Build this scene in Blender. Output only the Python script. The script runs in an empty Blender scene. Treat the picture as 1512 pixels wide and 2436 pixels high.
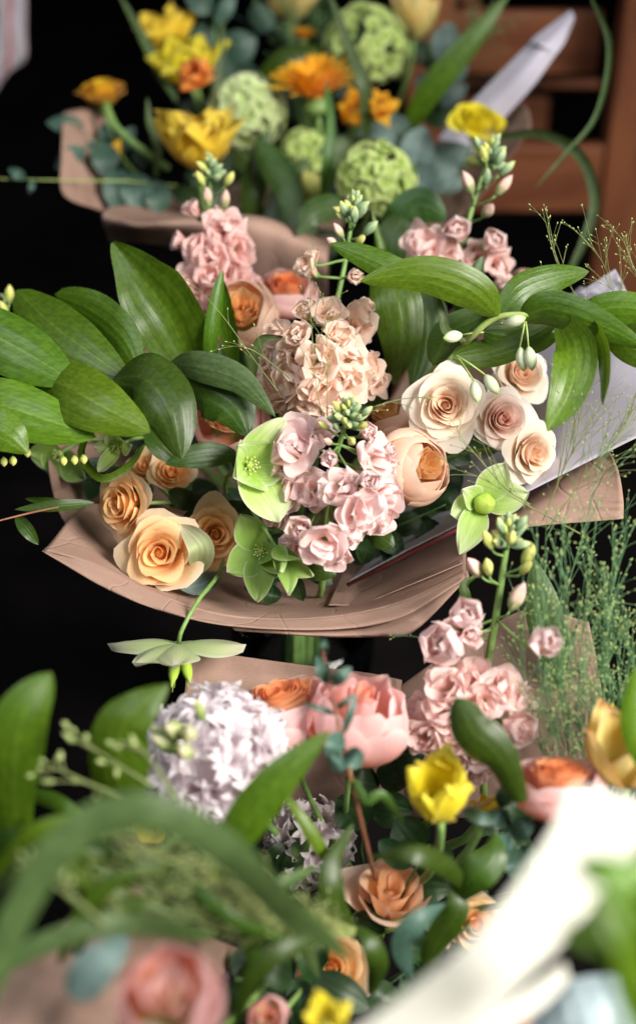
import bpy, math, random
import numpy as np
from mathutils import Vector, Matrix

# ------------------------------------------------------------------ camera, light, exposure
SC = bpy.context.scene
COL = SC.collection
PITCH = math.radians(35)
CAM = Vector((0, 0, 1.08))
FWD = Vector((0, math.cos(PITCH), -math.sin(PITCH)))
RGT = Vector((1, 0, 0))
UP = Vector((0, math.sin(PITCH), math.cos(PITCH)))
cd = bpy.data.cameras.new('camera')
cam = bpy.data.objects.new('camera', cd)
COL.objects.link(cam)
cam.location = CAM
cam.rotation_euler = (math.radians(90) - PITCH, 0, 0)
cd.lens = 50
cd.sensor_fit = 'HORIZONTAL'
cd.sensor_width = 24
cd.clip_start = 0.02
cd.clip_end = 60
cd.dof.use_dof = True
cd.dof.focus_distance = 0.975
cd.dof.aperture_fstop = 2.7
cd.dof.aperture_blades = 0
SC.camera = cam

world = bpy.data.worlds.new('World')
SC.world = world
world.use_nodes = True
bg = world.node_tree.nodes['Background']
bg.inputs[0].default_value = (0.62, 0.74, 1.0, 1)
bg.inputs[1].default_value = 0.075

def area(name, loc, aim, size, size_y, power, col, spread=180):
    l = bpy.data.lights.new(name, 'AREA')
    l.shape = 'RECTANGLE'; l.size = size; l.size_y = size_y
    l.energy = power; l.color = col
    l.spread = math.radians(spread)
    o = bpy.data.objects.new(name, l)
    COL.objects.link(o)
    o.location = loc
    o.rotation_euler = (Vector(aim) - Vector(loc)).to_track_quat('-Z', 'Y').to_euler()
    return o
# soft daylight from the open market front: high on the right behind the photographer; the two lamps after it are added fills
area('window_light', (1.45, -0.35, 1.95), (0.02, 0.66, 0.45), 1.0, 1.0, 26, (1.0, 0.965, 0.90), 75)
area('left_fill_light', (-0.9, 0.2, 2.5), (-0.05, 0.85, 0.45), 1.0, 1.0, 20, (0.92, 0.97, 1.0))  # added weak fill from the left, no actual door
area('paper_fill_light', (0.75, -0.15, 1.15), (0.10, 0.33, 0.70), 0.35, 0.35, 1.5, (1.0, 0.98, 0.94))  # small added lamp to brighten the white paper at lower right

SC.view_settings.view_transform = 'Standard'
SC.view_settings.look = 'None'
SC.view_settings.gamma = 1
SC.view_settings.exposure = 0.0
SC.view_settings.use_curve_mapping = False
SC.cycles.max_bounces = 8
SC.cycles.diffuse_bounces = 4
SC.cycles.transmission_bounces = 6
SC.cycles.transparent_max_bounces = 12
SC.cycles.caustics_reflective = False
SC.cycles.caustics_refractive = False

K = 0.48 / 1512
def W(u, v, d):
    """photo position (1512 wide grid) at a distance in metres along the view -> point in the place"""
    return CAM + (FWD + RGT * ((u - 756) * K) + UP * ((1218 - v) * K)) * d
def S(d): return K * d
def D(r, u, t):
    """direction given as right, up, toward the viewer"""
    return (RGT * r + UP * u - FWD * t).normalized()

# ------------------------------------------------------------------ materials
def nt(name):
    m = bpy.data.materials.new(name); m.use_nodes = True
    t = m.node_tree; t.nodes.clear()
    return m, t
def N(t, typ, **kw):
    n = t.nodes.new(typ)
    for k, v in kw.items():
        if k in n.inputs.keys() if isinstance(k, str) else False:
            n.inputs[k].default_value = v
        else: setattr(n, k, v)
    return n
def math_n(t, op, a, b=None, c=None):
    n = t.nodes.new('ShaderNodeMath'); n.operation = op
    for i, x in enumerate((a, b, c)):
        if x is None: continue
        if isinstance(x, (int, float)): n.inputs[i].default_value = x
        else: t.links.new(x, n.inputs[i])
    return n.outputs[0]
def mix_c(t, f, a, b, mode='MIX'):
    n = t.nodes.new('ShaderNodeMix'); n.data_type = 'RGBA'; n.blend_type = mode
    for i, x in ((0, f), (6, a), (7, b)):
        if isinstance(x, (int, float)): n.inputs[i].default_value = x
        elif isinstance(x, tuple): n.inputs[i].default_value = (*x, 1)
        else: t.links.new(x, n.inputs[i])
    return n.outputs[2]
def ramp(t, f, stops, interp='EASE'):
    n = t.nodes.new('ShaderNodeValToRGB'); r = n.color_ramp; r.interpolation = interp
    while len(r.elements) < len(stops): r.elements.new(0.5)
    for e, (p, c) in zip(r.elements, stops): e.position = p; e.color = (*c, 1)
    t.links.new(f, n.inputs[0]); return n.outputs[0]
def noise(t, scale, vec=None, detail=3, rough=.55):
    n = t.nodes.new('ShaderNodeTexNoise'); n.inputs['Scale'].default_value = scale
    n.inputs['Detail'].default_value = detail; n.inputs['Roughness'].default_value = rough
    if vec is not None: t.links.new(vec, n.inputs['Vector'])
    return n.outputs[0]
def finish(t, col, rough, trans, bump=None, bstr=.2, bdist=.001, spec=.5, tcol=None, sheen=0):
    p = t.nodes.new('ShaderNodeBsdfPrincipled')
    p.inputs['Roughness'].default_value = rough
    p.inputs['Specular IOR Level'].default_value = spec
    if sheen: p.inputs['Sheen Weight'].default_value = sheen
    if isinstance(col, tuple): p.inputs['Base Color'].default_value = (*col, 1)
    else: t.links.new(col, p.inputs['Base Color'])
    nrm = None
    if bump is not None:
        b = t.nodes.new('ShaderNodeBump'); b.inputs['Strength'].default_value = bstr
        b.inputs['Distance'].default_value = bdist
        t.links.new(bump, b.inputs['Height']); nrm = b.outputs[0]
        t.links.new(nrm, p.inputs['Normal'])
    out = t.nodes.new('ShaderNodeOutputMaterial')
    if trans:
        tr = t.nodes.new('ShaderNodeBsdfTranslucent')
        c2 = tcol if tcol is not None else col
        if isinstance(c2, tuple): tr.inputs[0].default_value = (*c2, 1)
        else: t.links.new(c2, tr.inputs[0])
        if nrm: t.links.new(nrm, tr.inputs['Normal'])
        mx = t.nodes.new('ShaderNodeMixShader'); mx.inputs[0].default_value = trans
        t.links.new(p.outputs[0], mx.inputs[1]); t.links.new(tr.outputs[0], mx.inputs[2])
        t.links.new(mx.outputs[0], out.inputs[0])
    else: t.links.new(p.outputs[0], out.inputs[0])
def puv(t):
    a = t.nodes.new('ShaderNodeAttribute'); a.attribute_name = 'puv'
    s = t.nodes.new('ShaderNodeSeparateXYZ'); t.links.new(a.outputs['Vector'], s.inputs[0])
    return s.outputs[0], s.outputs[1], s.outputs[2]
def streak(t, u, s, r, ks, ku):
    c = t.nodes.new('ShaderNodeCombineXYZ')
    t.links.new(math_n(t, 'MULTIPLY', s, ks), c.inputs[0])
    t.links.new(math_n(t, 'MULTIPLY', u, ku), c.inputs[1])
    t.links.new(math_n(t, 'MULTIPLY', r, 37.0), c.inputs[2])
    return noise(t, 1.0, c.outputs[0], 4, .6)

def petal_mat(name, stops, edge=None, ew=.10, vein=None, vs=.25, trans=.38, rough=.62, sheen=.1, blotch=None, ks=14):
    m, t = nt(name); u, s, r = puv(t)
    k = math_n(t, 'ADD', u, math_n(t, 'MULTIPLY', math_n(t, 'SUBTRACT', r, .5), .16))
    c = ramp(t, k, stops)
    st = streak(t, u, s, r, ks, 2.2)
    if vein is not None:
        f = math_n(t, 'MULTIPLY', math_n(t, 'MULTIPLY', math_n(t, 'SUBTRACT', st, .42), 3.0), vs)
        n = t.nodes.new('ShaderNodeClamp'); t.links.new(f, n.inputs[0])
        c = mix_c(t, n.outputs[0], c, vein)
    if edge is not None:
        a = math_n(t, 'MAXIMUM', math_n(t, 'ABSOLUTE', s), u)
        e = math_n(t, 'POWER', a, 1.0 / ew)
        c = mix_c(t, e, c, edge)
    if blotch is not None:
        g = t.nodes.new('ShaderNodeTexCoord')
        b = noise(t, blotch[1], g.outputs['Object'], 3)
        b = ramp(t, b, [(blotch[2], (0, 0, 0)), (blotch[2] + .12, (1, 1, 1))])
        c = mix_c(t, b, c, blotch[0])
    hv = math_n(t, 'ADD', .93, math_n(t, 'MULTIPLY', r, .10))
    hs = t.nodes.new('ShaderNodeHueSaturation'); t.links.new(hv, hs.inputs['Value']); t.links.new(c, hs.inputs['Color'])
    finish(t, hs.outputs[0], rough, trans, st, .22, .0007, .28, sheen=sheen)
    return m
def leaf_mat(name, dark, light, veins=26, rough=.36, trans=.22, vstr=.5, under=None, ks=10, tint=None):
    m, t = nt(name); u, s, r = puv(t)
    st = streak(t, u, s, r, ks, 3.0)
    c = mix_c(t, st, dark, light)
    ph = math_n(t, 'ADD', math_n(t, 'MULTIPLY', s, veins), math_n(t, 'MULTIPLY', st, 4.0))
    w = math_n(t, 'SINE', ph)
    w2 = math_n(t, 'POWER', math_n(t, 'ABSOLUTE', w), .5)
    dk = tuple(x * .62 for x in dark)
    c = mix_c(t, math_n(t, 'MULTIPLY', math_n(t, 'SUBTRACT', 1.0, w2), vstr), c, dk)
    mid = math_n(t, 'POWER', math_n(t, 'SUBTRACT', 1.0, math_n(t, 'MINIMUM', math_n(t, 'MULTIPLY', math_n(t, 'ABSOLUTE', s), 1.0), 1.0)), 26.0)
    c = mix_c(t, math_n(t, 'MULTIPLY', mid, .5), c, tuple(min(1, x * 1.5 + .02) for x in light))
    g = t.nodes.new('ShaderNodeNewGeometry')
    gn = noise(t, 55, None, 4)
    c = mix_c(t, math_n(t, 'MULTIPLY', gn, .35), c, light)
    gl = noise(t, 17, None, 5)
    c = mix_c(t, ramp(t, gl, [(.40, (0, 0, 0)), (.62, (.45, .45, .45))]), c, tuple(x * .6 for x in dark))
    bs = noise(t, 120, None, 1)
    c = mix_c(t, ramp(t, bs, [(.755, (0, 0, 0)), (.80, (.8, .8, .8))]), c, (.10, .07, .02))
    # rare pale scuffs
    sp = noise(t, 240, None, 2)
    spm = ramp(t, sp, [(.74, (0, 0, 0)), (.80, (1, 1, 1))])
    c = mix_c(t, math_n(t, 'MULTIPLY', spm, .5), c, tuple(min(1, x * 2.2 + .05) for x in light))
    if under is not None: c = mix_c(t, g.outputs['Backfacing'], c, under)
    hs = t.nodes.new('ShaderNodeHueSaturation'); t.links.new(c, hs.inputs['Color'])
    t.links.new(math_n(t, 'ADD', .80, math_n(t, 'MULTIPLY', r, .40)), hs.inputs['Value'])
    t.links.new(math_n(t, 'ADD', .488, math_n(t, 'MULTIPLY', r, .024)), hs.inputs['Hue'])
    tc = mix_c(t, 1.0, hs.outputs[0], (1.7, 1.7, .40), 'MULTIPLY')
    finish(t, hs.outputs[0], rough, trans, math_n(t, 'ADD', w2, math_n(t, 'MULTIPLY', gn, 1.2)), .16, .0006, .5, tcol=tc)
    return m
def plain_mat(name, c1, c2, scale=40, rough=.5, trans=0, bstr=.2, spec=.5, stretch=None):
    m, t = nt(name)
    co = t.nodes.new('ShaderNodeTexCoord'); v = co.outputs['Object']
    if stretch:
        mp = t.nodes.new('ShaderNodeMapping'); mp.inputs['Scale'].default_value = stretch
        t.links.new(v, mp.inputs[0]); v = mp.outputs[0]
    n = noise(t, scale, v, 5, .6)
    c = ramp(t, n, [(.3, c1), (.7, c2)])
    finish(t, c, rough, trans, n, bstr, .0015, spec)
    return m
def kraft(name, c1, c2, trans=.12):
    m, t = nt(name)
    co = t.nodes.new('ShaderNodeTexCoord')
    mp = t.nodes.new('ShaderNodeMapping'); mp.inputs['Scale'].default_value = (1, 6, 1)
    t.links.new(co.outputs['Object'], mp.inputs[0])
    fib = noise(t, 500, mp.outputs[0], 4, .7)
    big = noise(t, 14, co.outputs['Object'], 4, .6)
    f = math_n(t, 'ADD', math_n(t, 'MULTIPLY', fib, .5), math_n(t, 'MULTIPLY', big, .5))
    c = ramp(t, f, [(.34, c1), (.66, c2)])
    vo = t.nodes.new('ShaderNodeTexVoronoi'); vo.feature = 'DISTANCE_TO_EDGE'; vo.inputs['Scale'].default_value = 17
    wn = t.nodes.new('ShaderNodeTexNoise'); wn.inputs['Scale'].default_value = 6; t.links.new(co.outputs['Object'], wn.inputs[0])
    mv = t.nodes.new('ShaderNodeMix'); mv.data_type = 'VECTOR'; mv.inputs[0].default_value = .16
    t.links.new(co.outputs['Object'], mv.inputs[4]); t.links.new(wn.outputs[1], mv.inputs[5]); t.links.new(mv.outputs[1], vo.inputs['Vector'])
    cr = math_n(t, 'MINIMUM', math_n(t, 'MULTIPLY', vo.outputs[0], 9.0), .22)
    h = math_n(t, 'ADD', math_n(t, 'ADD', math_n(t, 'MULTIPLY', big, .5), cr), math_n(t, 'MULTIPLY', fib, .05))
    finish(t, c, .72, trans, h, .5, .004, .3)
    return m

M = {}
M['stock_pink'] = petal_mat('stock_pink_petal', [(.0, (.50, .56, .14)), (.16, (.94, .78, .54)), (.42, (.96, .68, .62)), (.95, (.96, .68, .64))], edge=(.98, .80, .76), ew=.12, vein=(.90, .58, .54), vs=.22, trans=.48)
M['stock_lilac'] = petal_mat('stock_lilac_petal', [(.0, (.52, .58, .16)), (.16, (.95, .80, .62)), (.42, (.96, .72, .68)), (.95, (.96, .72, .70))], edge=(.97, .80, .78), ew=.12, vein=(.92, .64, .63), vs=.22, trans=.48)
M['stock_peach'] = petal_mat('stock_peach_petal', [(.0, (.50, .52, .12)), (.16, (.95, .80, .50)), (.42, (.96, .71, .55)), (.95, (.96, .73, .61))], edge=(.97, .80, .69), ew=.12, vein=(.92, .62, .48), vs=.2, trans=.48)
M['stock_rose'] = petal_mat('stock_rose_petal', [(.0, (.46, .46, .14)), (.18, (.90, .66, .52)), (.45, (.93, .60, .56)), (.95, (.94, .64, .60))], edge=(.95, .72, .68), ew=.12, vein=(.82, .44, .44), vs=.25, trans=.45)
M['rose_cream'] = petal_mat('cream_rose_petal', [(.0, (.97, .60, .40)), (.38, (.97, .72, .53)), (.6, (.97, .84, .69)), (.9, (.97, .88, .77))], edge=(.98, .92, .83), ew=.14, vein=(.97, .78, .64), vs=.08, ks=8, trans=.5)
M['rose_blush'] = petal_mat('blush_rose_petal', [(.0, (.97, .58, .48)), (.35, (.97, .70, .60)), (.6, (.97, .81, .72)), (.9, (.97, .86, .79))], edge=(.98, .91, .84), ew=.14, vein=(.97, .74, .66), vs=.08, ks=8, trans=.5)
M['rose_peach'] = petal_mat('peach_rose_petal', [(.0, (.97, .50, .17)), (.4, (.97, .62, .28)), (.7, (.96, .67, .36)), (.95, (.96, .74, .50))], edge=(.96, .82, .62), ew=.12, vein=(.95, .58, .28), vs=.14, ks=8, trans=.45)
M['garden_peach'] = petal_mat('garden_peach_petal', [(.0, (.96, .50, .12)), (.4, (.96, .60, .34)), (.85, (.96, .68, .52))], edge=(.97, .80, .66), ew=.10, vein=(.94, .56, .38), vs=.15, ks=8, rough=.5, trans=.45)
M['garden_heart'] = petal_mat('garden_heart_petal', [(.0, (.97, .50, .14)), (.6, (.97, .64, .30)), (.95, (.97, .72, .42))], edge=(.98, .76, .46), ew=.12, ks=8, trans=.5)
M['garden_coral'] = petal_mat('garden_coral_petal', [(.0, (.93, .50, .16)), (.35, (.93, .44, .30)), (.85, (.95, .60, .58))], edge=(.97, .74, .72), ew=.14, vein=(.88, .34, .34), vs=.2, ks=8, rough=.5, trans=.45)
M['coral_heart'] = petal_mat('coral_heart_petal', [(.0, (.90, .24, .06)), (.9, (.94, .48, .24))], edge=(.95, .58, .34), ew=.15, trans=.48)
M['tulip_yellow'] = petal_mat('yellow_tulip_petal', [(.0, (.60, .50, .02)), (.5, (.94, .70, .03)), (.95, (.95, .72, .06))], edge=(.95, .74, .10), ew=.1, vein=(.88, .40, .02), vs=.22, blotch=((.86, .30, .02), 55, .64), trans=.42)
M['yellow_clear'] = petal_mat('clear_yellow_petal', [(.0, (.55, .52, .02)), (.5, (.92, .79, .02)), (.95, (.94, .82, .05))], edge=(.95, .84, .1), ew=.1, vein=(.80, .62, .02), vs=.2, trans=.42)
M['orange'] = petal_mat('orange_petal', [(.0, (.80, .34, .01)), (.5, (.97, .48, .01)), (.95, (.97, .52, .02))], edge=(.97, .56, .04), ew=.12, vein=(.9, .34, .01), vs=.2, ks=10, trans=.42)
M['red_orange'] = petal_mat('red_orange_petal', [(.0, (.80, .34, .02)), (.5, (.95, .20, .01)), (.95, (.95, .26, .02))], edge=(.86, .36, .08), ew=.15, vein=(.6, .06, .02), vs=.3)
M['ranunculus_gold'] = petal_mat('gold_ranunculus_petal', [(.0, (.40, .44, .04)), (.5, (.82, .48, .02)), (.95, (.84, .46, .03))], edge=(.8, .26, .03), ew=.1, vein=(.6, .4, .02), vs=.2)
M['cream_yellow'] = petal_mat('cream_yellow_petal', [(.0, (.6, .6, .2)), (.5, (.80, .66, .22)), (.95, (.84, .70, .30))], edge=(.88, .5, .2), ew=.1, vein=(.8, .5, .15), vs=.2)
M['hyacinth'] = petal_mat('hyacinth_petal', [(.0, (.74, .66, .58)), (.3, (.93, .82, .84)), (.95, (.96, .88, .91))], edge=(.97, .92, .94), ew=.2, vein=(.78, .68, .78), vs=.3, ks=5, trans=.45)
M['hyacinth_bud'] = petal_mat('hyacinth_bud_skin', [(.0, (.28, .42, .10)), (.6, (.55, .62, .25)), (.95, (.80, .72, .5))], vein=(.3, .45, .1), vs=.3)
M['viburnum'] = petal_mat('viburnum_petal', [(.0, (.26, .40, .05)), (.5, (.46, .60, .14)), (.95, (.60, .70, .28))], edge=(.68, .76, .36), ew=.15, trans=.3, vs=.1, vein=(.34, .5, .08))
M['viburnum_pale'] = petal_mat('pale_viburnum_petal', [(.0, (.32, .46, .08)), (.5, (.56, .70, .28)), (.95, (.70, .78, .44))], edge=(.76, .82, .5), ew=.15, trans=.3, vs=.1, vein=(.4, .6, .15))
M['hellebore'] = petal_mat('hellebore_petal', [(.0, (.34, .56, .04)), (.4, (.50, .68, .18)), (.95, (.66, .76, .42))], edge=(.76, .80, .58), ew=.09, vein=(.22, .46, .06), vs=.7, ks=16, rough=.5)
M['hellebore_green'] = petal_mat('green_hellebore_petal', [(.0, (.22, .40, .05)), (.5, (.28, .46, .08)), (.95, (.38, .54, .16))], edge=(.6, .66, .42), ew=.06, vein=(.16, .32, .04), vs=.5, ks=16, rough=.5)
M['hellebore_dusk'] = petal_mat('dusky_hellebore_petal', [(.0, (.34, .46, .16)), (.5, (.42, .52, .24)), (.95, (.46, .46, .30))], edge=(.62, .62, .46), ew=.06, vein=(.42, .34, .26), vs=.6, ks=16, rough=.5)
M['bud_green'] = petal_mat('bud_green_skin', [(.0, (.14, .26, .10)), (.5, (.24, .36, .18)), (.8, (.42, .52, .26)), (1., (.66, .66, .18))], vein=(.42, .52, .38), vs=.5, trans=.1, ks=6, rough=.7)
M['bud_yellow'] = petal_mat('bud_yellow_skin', [(.0, (.30, .40, .14)), (.4, (.58, .62, .16)), (1., (.78, .74, .24))], vein=(.45, .5, .1), vs=.4, trans=.15, ks=6)
M['bud_pink'] = petal_mat('bud_pink_skin', [(.0, (.24, .36, .12)), (.35, (.40, .46, .20)), (.55, (.78, .56, .42)), (1., (.82, .50, .46))], vein=(.72, .40, .36), vs=.4, trans=.15, ks=6)
M['bell'] = petal_mat('bell_flower_skin', [(.0, (.50, .62, .30)), (.3, (.70, .76, .55)), (.8, (.72, .78, .52)), (1., (.40, .62, .18))], trans=.25)
M['pod'] = petal_mat('seed_pod_skin', [(.0, (.30, .48, .04)), (.5, (.42, .60, .06)), (1., (.50, .66, .12))], vein=(.26, .44, .03), vs=.6, trans=.1, ks=6, rough=.45)
M['leaf'] = leaf_mat('ribbed_leaf', (.040, .096, .004), (.088, .168, .007), 17, .38, .22, .26, under=(.10, .26, .05))
M['leaf_light'] = leaf_mat('light_leaf', (.070, .150, .005), (.138, .245, .012), 17, .38, .26, .26, under=(.11, .25, .06))
M['leaf_dark'] = leaf_mat('dark_leaf', (.022, .055, .004), (.052, .102, .007), 15, .42, .15, .25)
M['leaf_broad'] = leaf_mat('broad_leaf', (.022, .062, .008), (.055, .125, .018), 8, .45, .2, .3)
M['blade'] = leaf_mat('grass_blade', (.045, .11, .018), (.09, .185, .035), 22, .45, .3, .2)
M['blade_grey'] = leaf_mat('grey_blade', (.052, .094, .026), (.098, .155, .046), 22, .5, .25, .2)
M['euca'] = leaf_mat('eucalyptus_leaf', (.09, .15, .135), (.17, .25, .23), 5, .62, .12, .15)
M['euca_dark'] = leaf_mat('dark_eucalyptus_leaf', (.035, .085, .06), (.07, .14, .10), 5, .5, .1, .15)
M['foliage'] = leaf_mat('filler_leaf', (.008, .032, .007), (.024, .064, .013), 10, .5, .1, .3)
M['stem'] = plain_mat('stem_green', (.14, .26, .06), (.26, .42, .12), 60, .5, .1)
M['stem_dark'] = plain_mat('stem_dark_green', (.04, .09, .02), (.09, .17, .05), 60, .5)
M['stem_pale'] = plain_mat('stem_pale', (.30, .42, .10), (.42, .52, .16), 60, .5, .1)
M['twig_red'] = plain_mat('red_twig', (.16, .06, .035), (.28, .11, .06), 60, .5)
M['grass_fine'] = plain_mat('fine_grass_green', (.10, .24, .10), (.18, .34, .14), 60, .6, .2)
M['grass_stalk'] = plain_mat('fine_grass_olive', (.20, .26, .08), (.32, .34, .12), 60, .6, .2)
M['seed'] = plain_mat('grass_seed_green', (.34, .46, .14), (.56, .62, .26), 300, .6, .2)
M['seed_dark'] = plain_mat('grass_seed_brown', (.16, .10, .05), (.40, .36, .14), 90, .6)
M['stamen'] = plain_mat('stamen_pale', (.6, .66, .2), (.8, .8, .4), 90, .6, .2)
M['kraft'] = kraft('kraft_paper', (.325, .20, .152), (.415, .268, .208))
M['kraft_dark'] = kraft('kraft_paper_dark', (.24, .15, .11), (.36, .235, .17))
M['white_paper'] = plain_mat('white_paper', (.78, .77, .80), (.80, .79, .82), 20, .45, .12, .03)
M['cream_paper'] = plain_mat('cream_paper', (.84, .82, .71), (.87, .85, .75), 6, .5, .12, .02)
M['cello'] = plain_mat('lilac_tissue', (.60, .56, .66), (.66, .62, .70), 8, .34, .15, .05)
M['blue_paper'] = plain_mat('pale_blue_tissue', (.46, .58, .60), (.54, .64, .66), 8, .5, .15, .05)
M['ribbon_red'] = plain_mat('dark_red_paper_edge', (.14, .02, .03), (.20, .035, .04), 30, .4)
M['wood'] = plain_mat('varnished_wood', (.15, .048, .022), (.27, .095, .042), 9, .38, 0, .15, stretch=(3, 3, .6))
M['wood_h'] = plain_mat('varnished_wood_rail', (.15, .048, .022), (.27, .095, .042), 9, .38, 0, .15, stretch=(.6, 3, 3))
M['floor'] = plain_mat('black_floor', (.0035, .003, .003), (.0075, .006, .006), 5, .9, 0, .3, spec=.03)
M['back'] = plain_mat('dark_wall', (.005, .003, .003), (.012, .007, .006), 3, .9, 0, .1, spec=.03)

# ------------------------------------------------------------------ mesh building
class MB:
    def __init__(s): s.v = []; s.f = []; s.a = []; s.n = 0
    def grid(s, P, A, wrap=False):
        nu, nv = P.shape[:2]
        b = s.n
        s.v.append(P.reshape(-1, 3)); s.a.append(A.reshape(-1, 3)); s.n += nu * nv
        for i in range(nu - 1):
            for j in range(nv if wrap else nv - 1):
                k = (j + 1) % nv
                s.f.append((b + i * nv + j, b + i * nv + k, b + (i + 1) * nv + k, b + (i + 1) * nv + j))
    def tube(s, pts, r, n=6, cap=True, rnd=.5):
        pts = [Vector(p) for p in pts]; m = len(pts)
        if not hasattr(r, '__len__'): r = [r] * m
        P = np.zeros((m, n, 3)); A = np.zeros((m, n, 3)); side = None
        for i in range(m):
            t = (pts[min(i + 1, m - 1)] - pts[max(i - 1, 0)])
            t = t.normalized() if t.length > 1e-9 else Vector((0, 0, 1))
            if side is None: side = t.orthogonal().normalized()
            side = (side - t * side.dot(t)).normalized()
            b = t.cross(side)
            for j in range(n):
                a = 2 * math.pi * j / n
                P[i, j] = pts[i] + (side * math.cos(a) + b * math.sin(a)) * r[i]
                A[i, j] = (i / (m - 1), j / n * 2 - 1, rnd)
        b0 = s.n
        s.grid(P, A, True)
        if cap:
            s.f.append(tuple(b0 + j for j in range(n))[::-1]); s.f.append(tuple(b0 + (m - 1) * n + j for j in range(n)))
    def egg(s, c, ax, L, R, nu=8, nv=10, p=.5, ribs=0, rib=.0, tip=0, rnd=.5):
        """closed rounded body from c along ax"""
        ax = Vector(ax).normalized(); e1 = ax.orthogonal().normalized(); e2 = ax.cross(e1)
        c = Vector(c)
        P = np.zeros((nu + 1, nv, 3)); A = np.zeros((nu + 1, nv, 3))
        for i in range(nu + 1):
            u = i / nu
            rr = R * (math.sin(math.pi * min(max(u, .0), 1.0) ** (1.0 / (2 * p))) ** .75 if 0 < u < 1 else 0.0) + R * .02
            if tip and u > .75: rr *= 1 - tip * (u - .75) / .25
            for j in range(nv):
                a = 2 * math.pi * j / nv
                q = rr * (1 - rib * (0.5 + .5 * math.cos(a * ribs))) if ribs else rr
                P[i, j] = c + ax * (L * u) + (e1 * math.cos(a) + e2 * math.sin(a)) * q
                A[i, j] = (u, j / nv * 2 - 1, rnd)
        s.grid(P, A, True)
    def box(s, c, h, rot=None, bev=0):
        b = s.n; h = Vector(h); vs = []
        for x in (-1, 1):
            for y in (-1, 1):
                for z in (-1, 1):
                    q = Vector((x * h.x, y * h.y, z * h.z))
                    if rot: q = rot @ q
                    vs.append(Vector(c) + q)
        s.v.append(np.array([tuple(q) for q in vs])); s.a.append(np.tile([.5, .5, .5], (8, 1))); s.n += 8
        for f in ((0, 1, 3, 2), (4, 6, 7, 5), (0, 4, 5, 1), (2, 3, 7, 6), (0, 2, 6, 4), (1, 5, 7, 3)):
            s.f.append(tuple(b + k for k in f))
    def xf(s, mat):
        m = np.array(mat)
        s.v = [v @ m[:3, :3].T + m[:3, 3] for v in s.v]; return s
    def mesh(s, name, mat, off=None, smooth=True):
        v = np.concatenate(s.v); a = np.concatenate(s.a)
        if off is not None: v = v - np.array(off)
        me = bpy.data.meshes.new(name)
        me.from_pydata(v.tolist(), [], s.f)
        at = me.attributes.new('puv', 'FLOAT_VECTOR', 'POINT')
        at.data.foreach_set('vector', a.astype(np.float32).ravel())
        if smooth: me.polygons.foreach_set('use_smooth', [True] * len(me.polygons))
        me.materials.append(M[mat] if isinstance(mat, str) else mat)
        me.update(); return me

LOC = {}
def thing(name, label, cat, loc, group=None, kind=None):
    o = bpy.data.objects.new(name, None); COL.objects.link(o)
    o.location = loc; o.empty_display_size = .02
    o['label'] = label; o['category'] = cat
    if group: o['group'] = group
    if kind: o['kind'] = kind
    LOC[o.name] = Vector(loc)
    return o
def root_of(o):
    while o.parent: o = o.parent
    return o
def part(T, name, mb, mat, label=None, thick=0, smooth=True, bevel=0):
    me = mb.mesh(name, mat, LOC[root_of(T).name], smooth)
    o = bpy.data.objects.new(name, me); COL.objects.link(o); o.parent = T
    if label: o['label'] = label
    if thick:
        md = o.modifiers.new('thickness', 'SOLIDIFY'); md.thickness = thick; md.offset = 0
    if bevel:
        md = o.modifiers.new('edge', 'BEVEL'); md.width = bevel; md.segments = 3
    return o
def inst(T, name, me, Mw, label=None):
    o = bpy.data.objects.new(name, me); COL.objects.link(o); o.parent = T
    o.matrix_basis = Matrix.Translation(-LOC[root_of(T).name]) @ Mw
    if label: o['label'] = label
    return o
def frame(pos, axis, spin=0, sc=1):
    z = Vector(axis).normalized()
    x = RGT - z * RGT.dot(z)
    if x.length < .15: x = UP - z * UP.dot(z)
    x.normalize(); y = z.cross(x)
    m = Matrix((x, y, z)).transposed().to_4x4()
    m.translation = Vector(pos)
    return m @ Matrix.Rotation(spin, 4, 'Z') @ Matrix.Scale(sc, 4)
def spline(pts, n):
    pts = [Vector(p) for p in pts]
    if len(pts) == 2:
        return [pts[0].lerp(pts[1], i / (n - 1)) for i in range(n)]
    P = [pts[0] * 2 - pts[1]] + pts + [pts[-1] * 2 - pts[-2]]
    out = []; m = len(pts) - 1
    for i in range(n):
        x = i / (n - 1) * m; k = min(int(x), m - 1); t = x - k
        a, b, c, d = P[k:k + 4]
        out.append(.5 * ((2 * b) + (c - a) * t + (2 * a - 5 * b + 4 * c - d) * t * t + (3 * b - a - 3 * c + d) * t ** 3))
    return out

# profiles (relative half width along the length)
def w_round(u): return (u ** .55) * (max(0, 1 - u ** 5)) ** .42
def w_oval(u): return max(0, math.sin(math.pi * min(1, u ** .85))) ** .75
def w_ovate(u): return (u ** .55 * max(0, 1 - u) ** .72) / .475
def w_lance(u): return (u ** .8 * max(0, 1 - u) ** .9) / .31
def w_blade(u): return min(1, .35 + u * 3) * max(0, 1 - u ** 2.2) ** .7
def w_ribbon(u): return min(1, .7 + u) * max(0, 1 - u ** 6) ** .5
def w_cut(u): return min(1, (u * 2.4 + .02) ** .7) * (1 - .25 * u)

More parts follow.
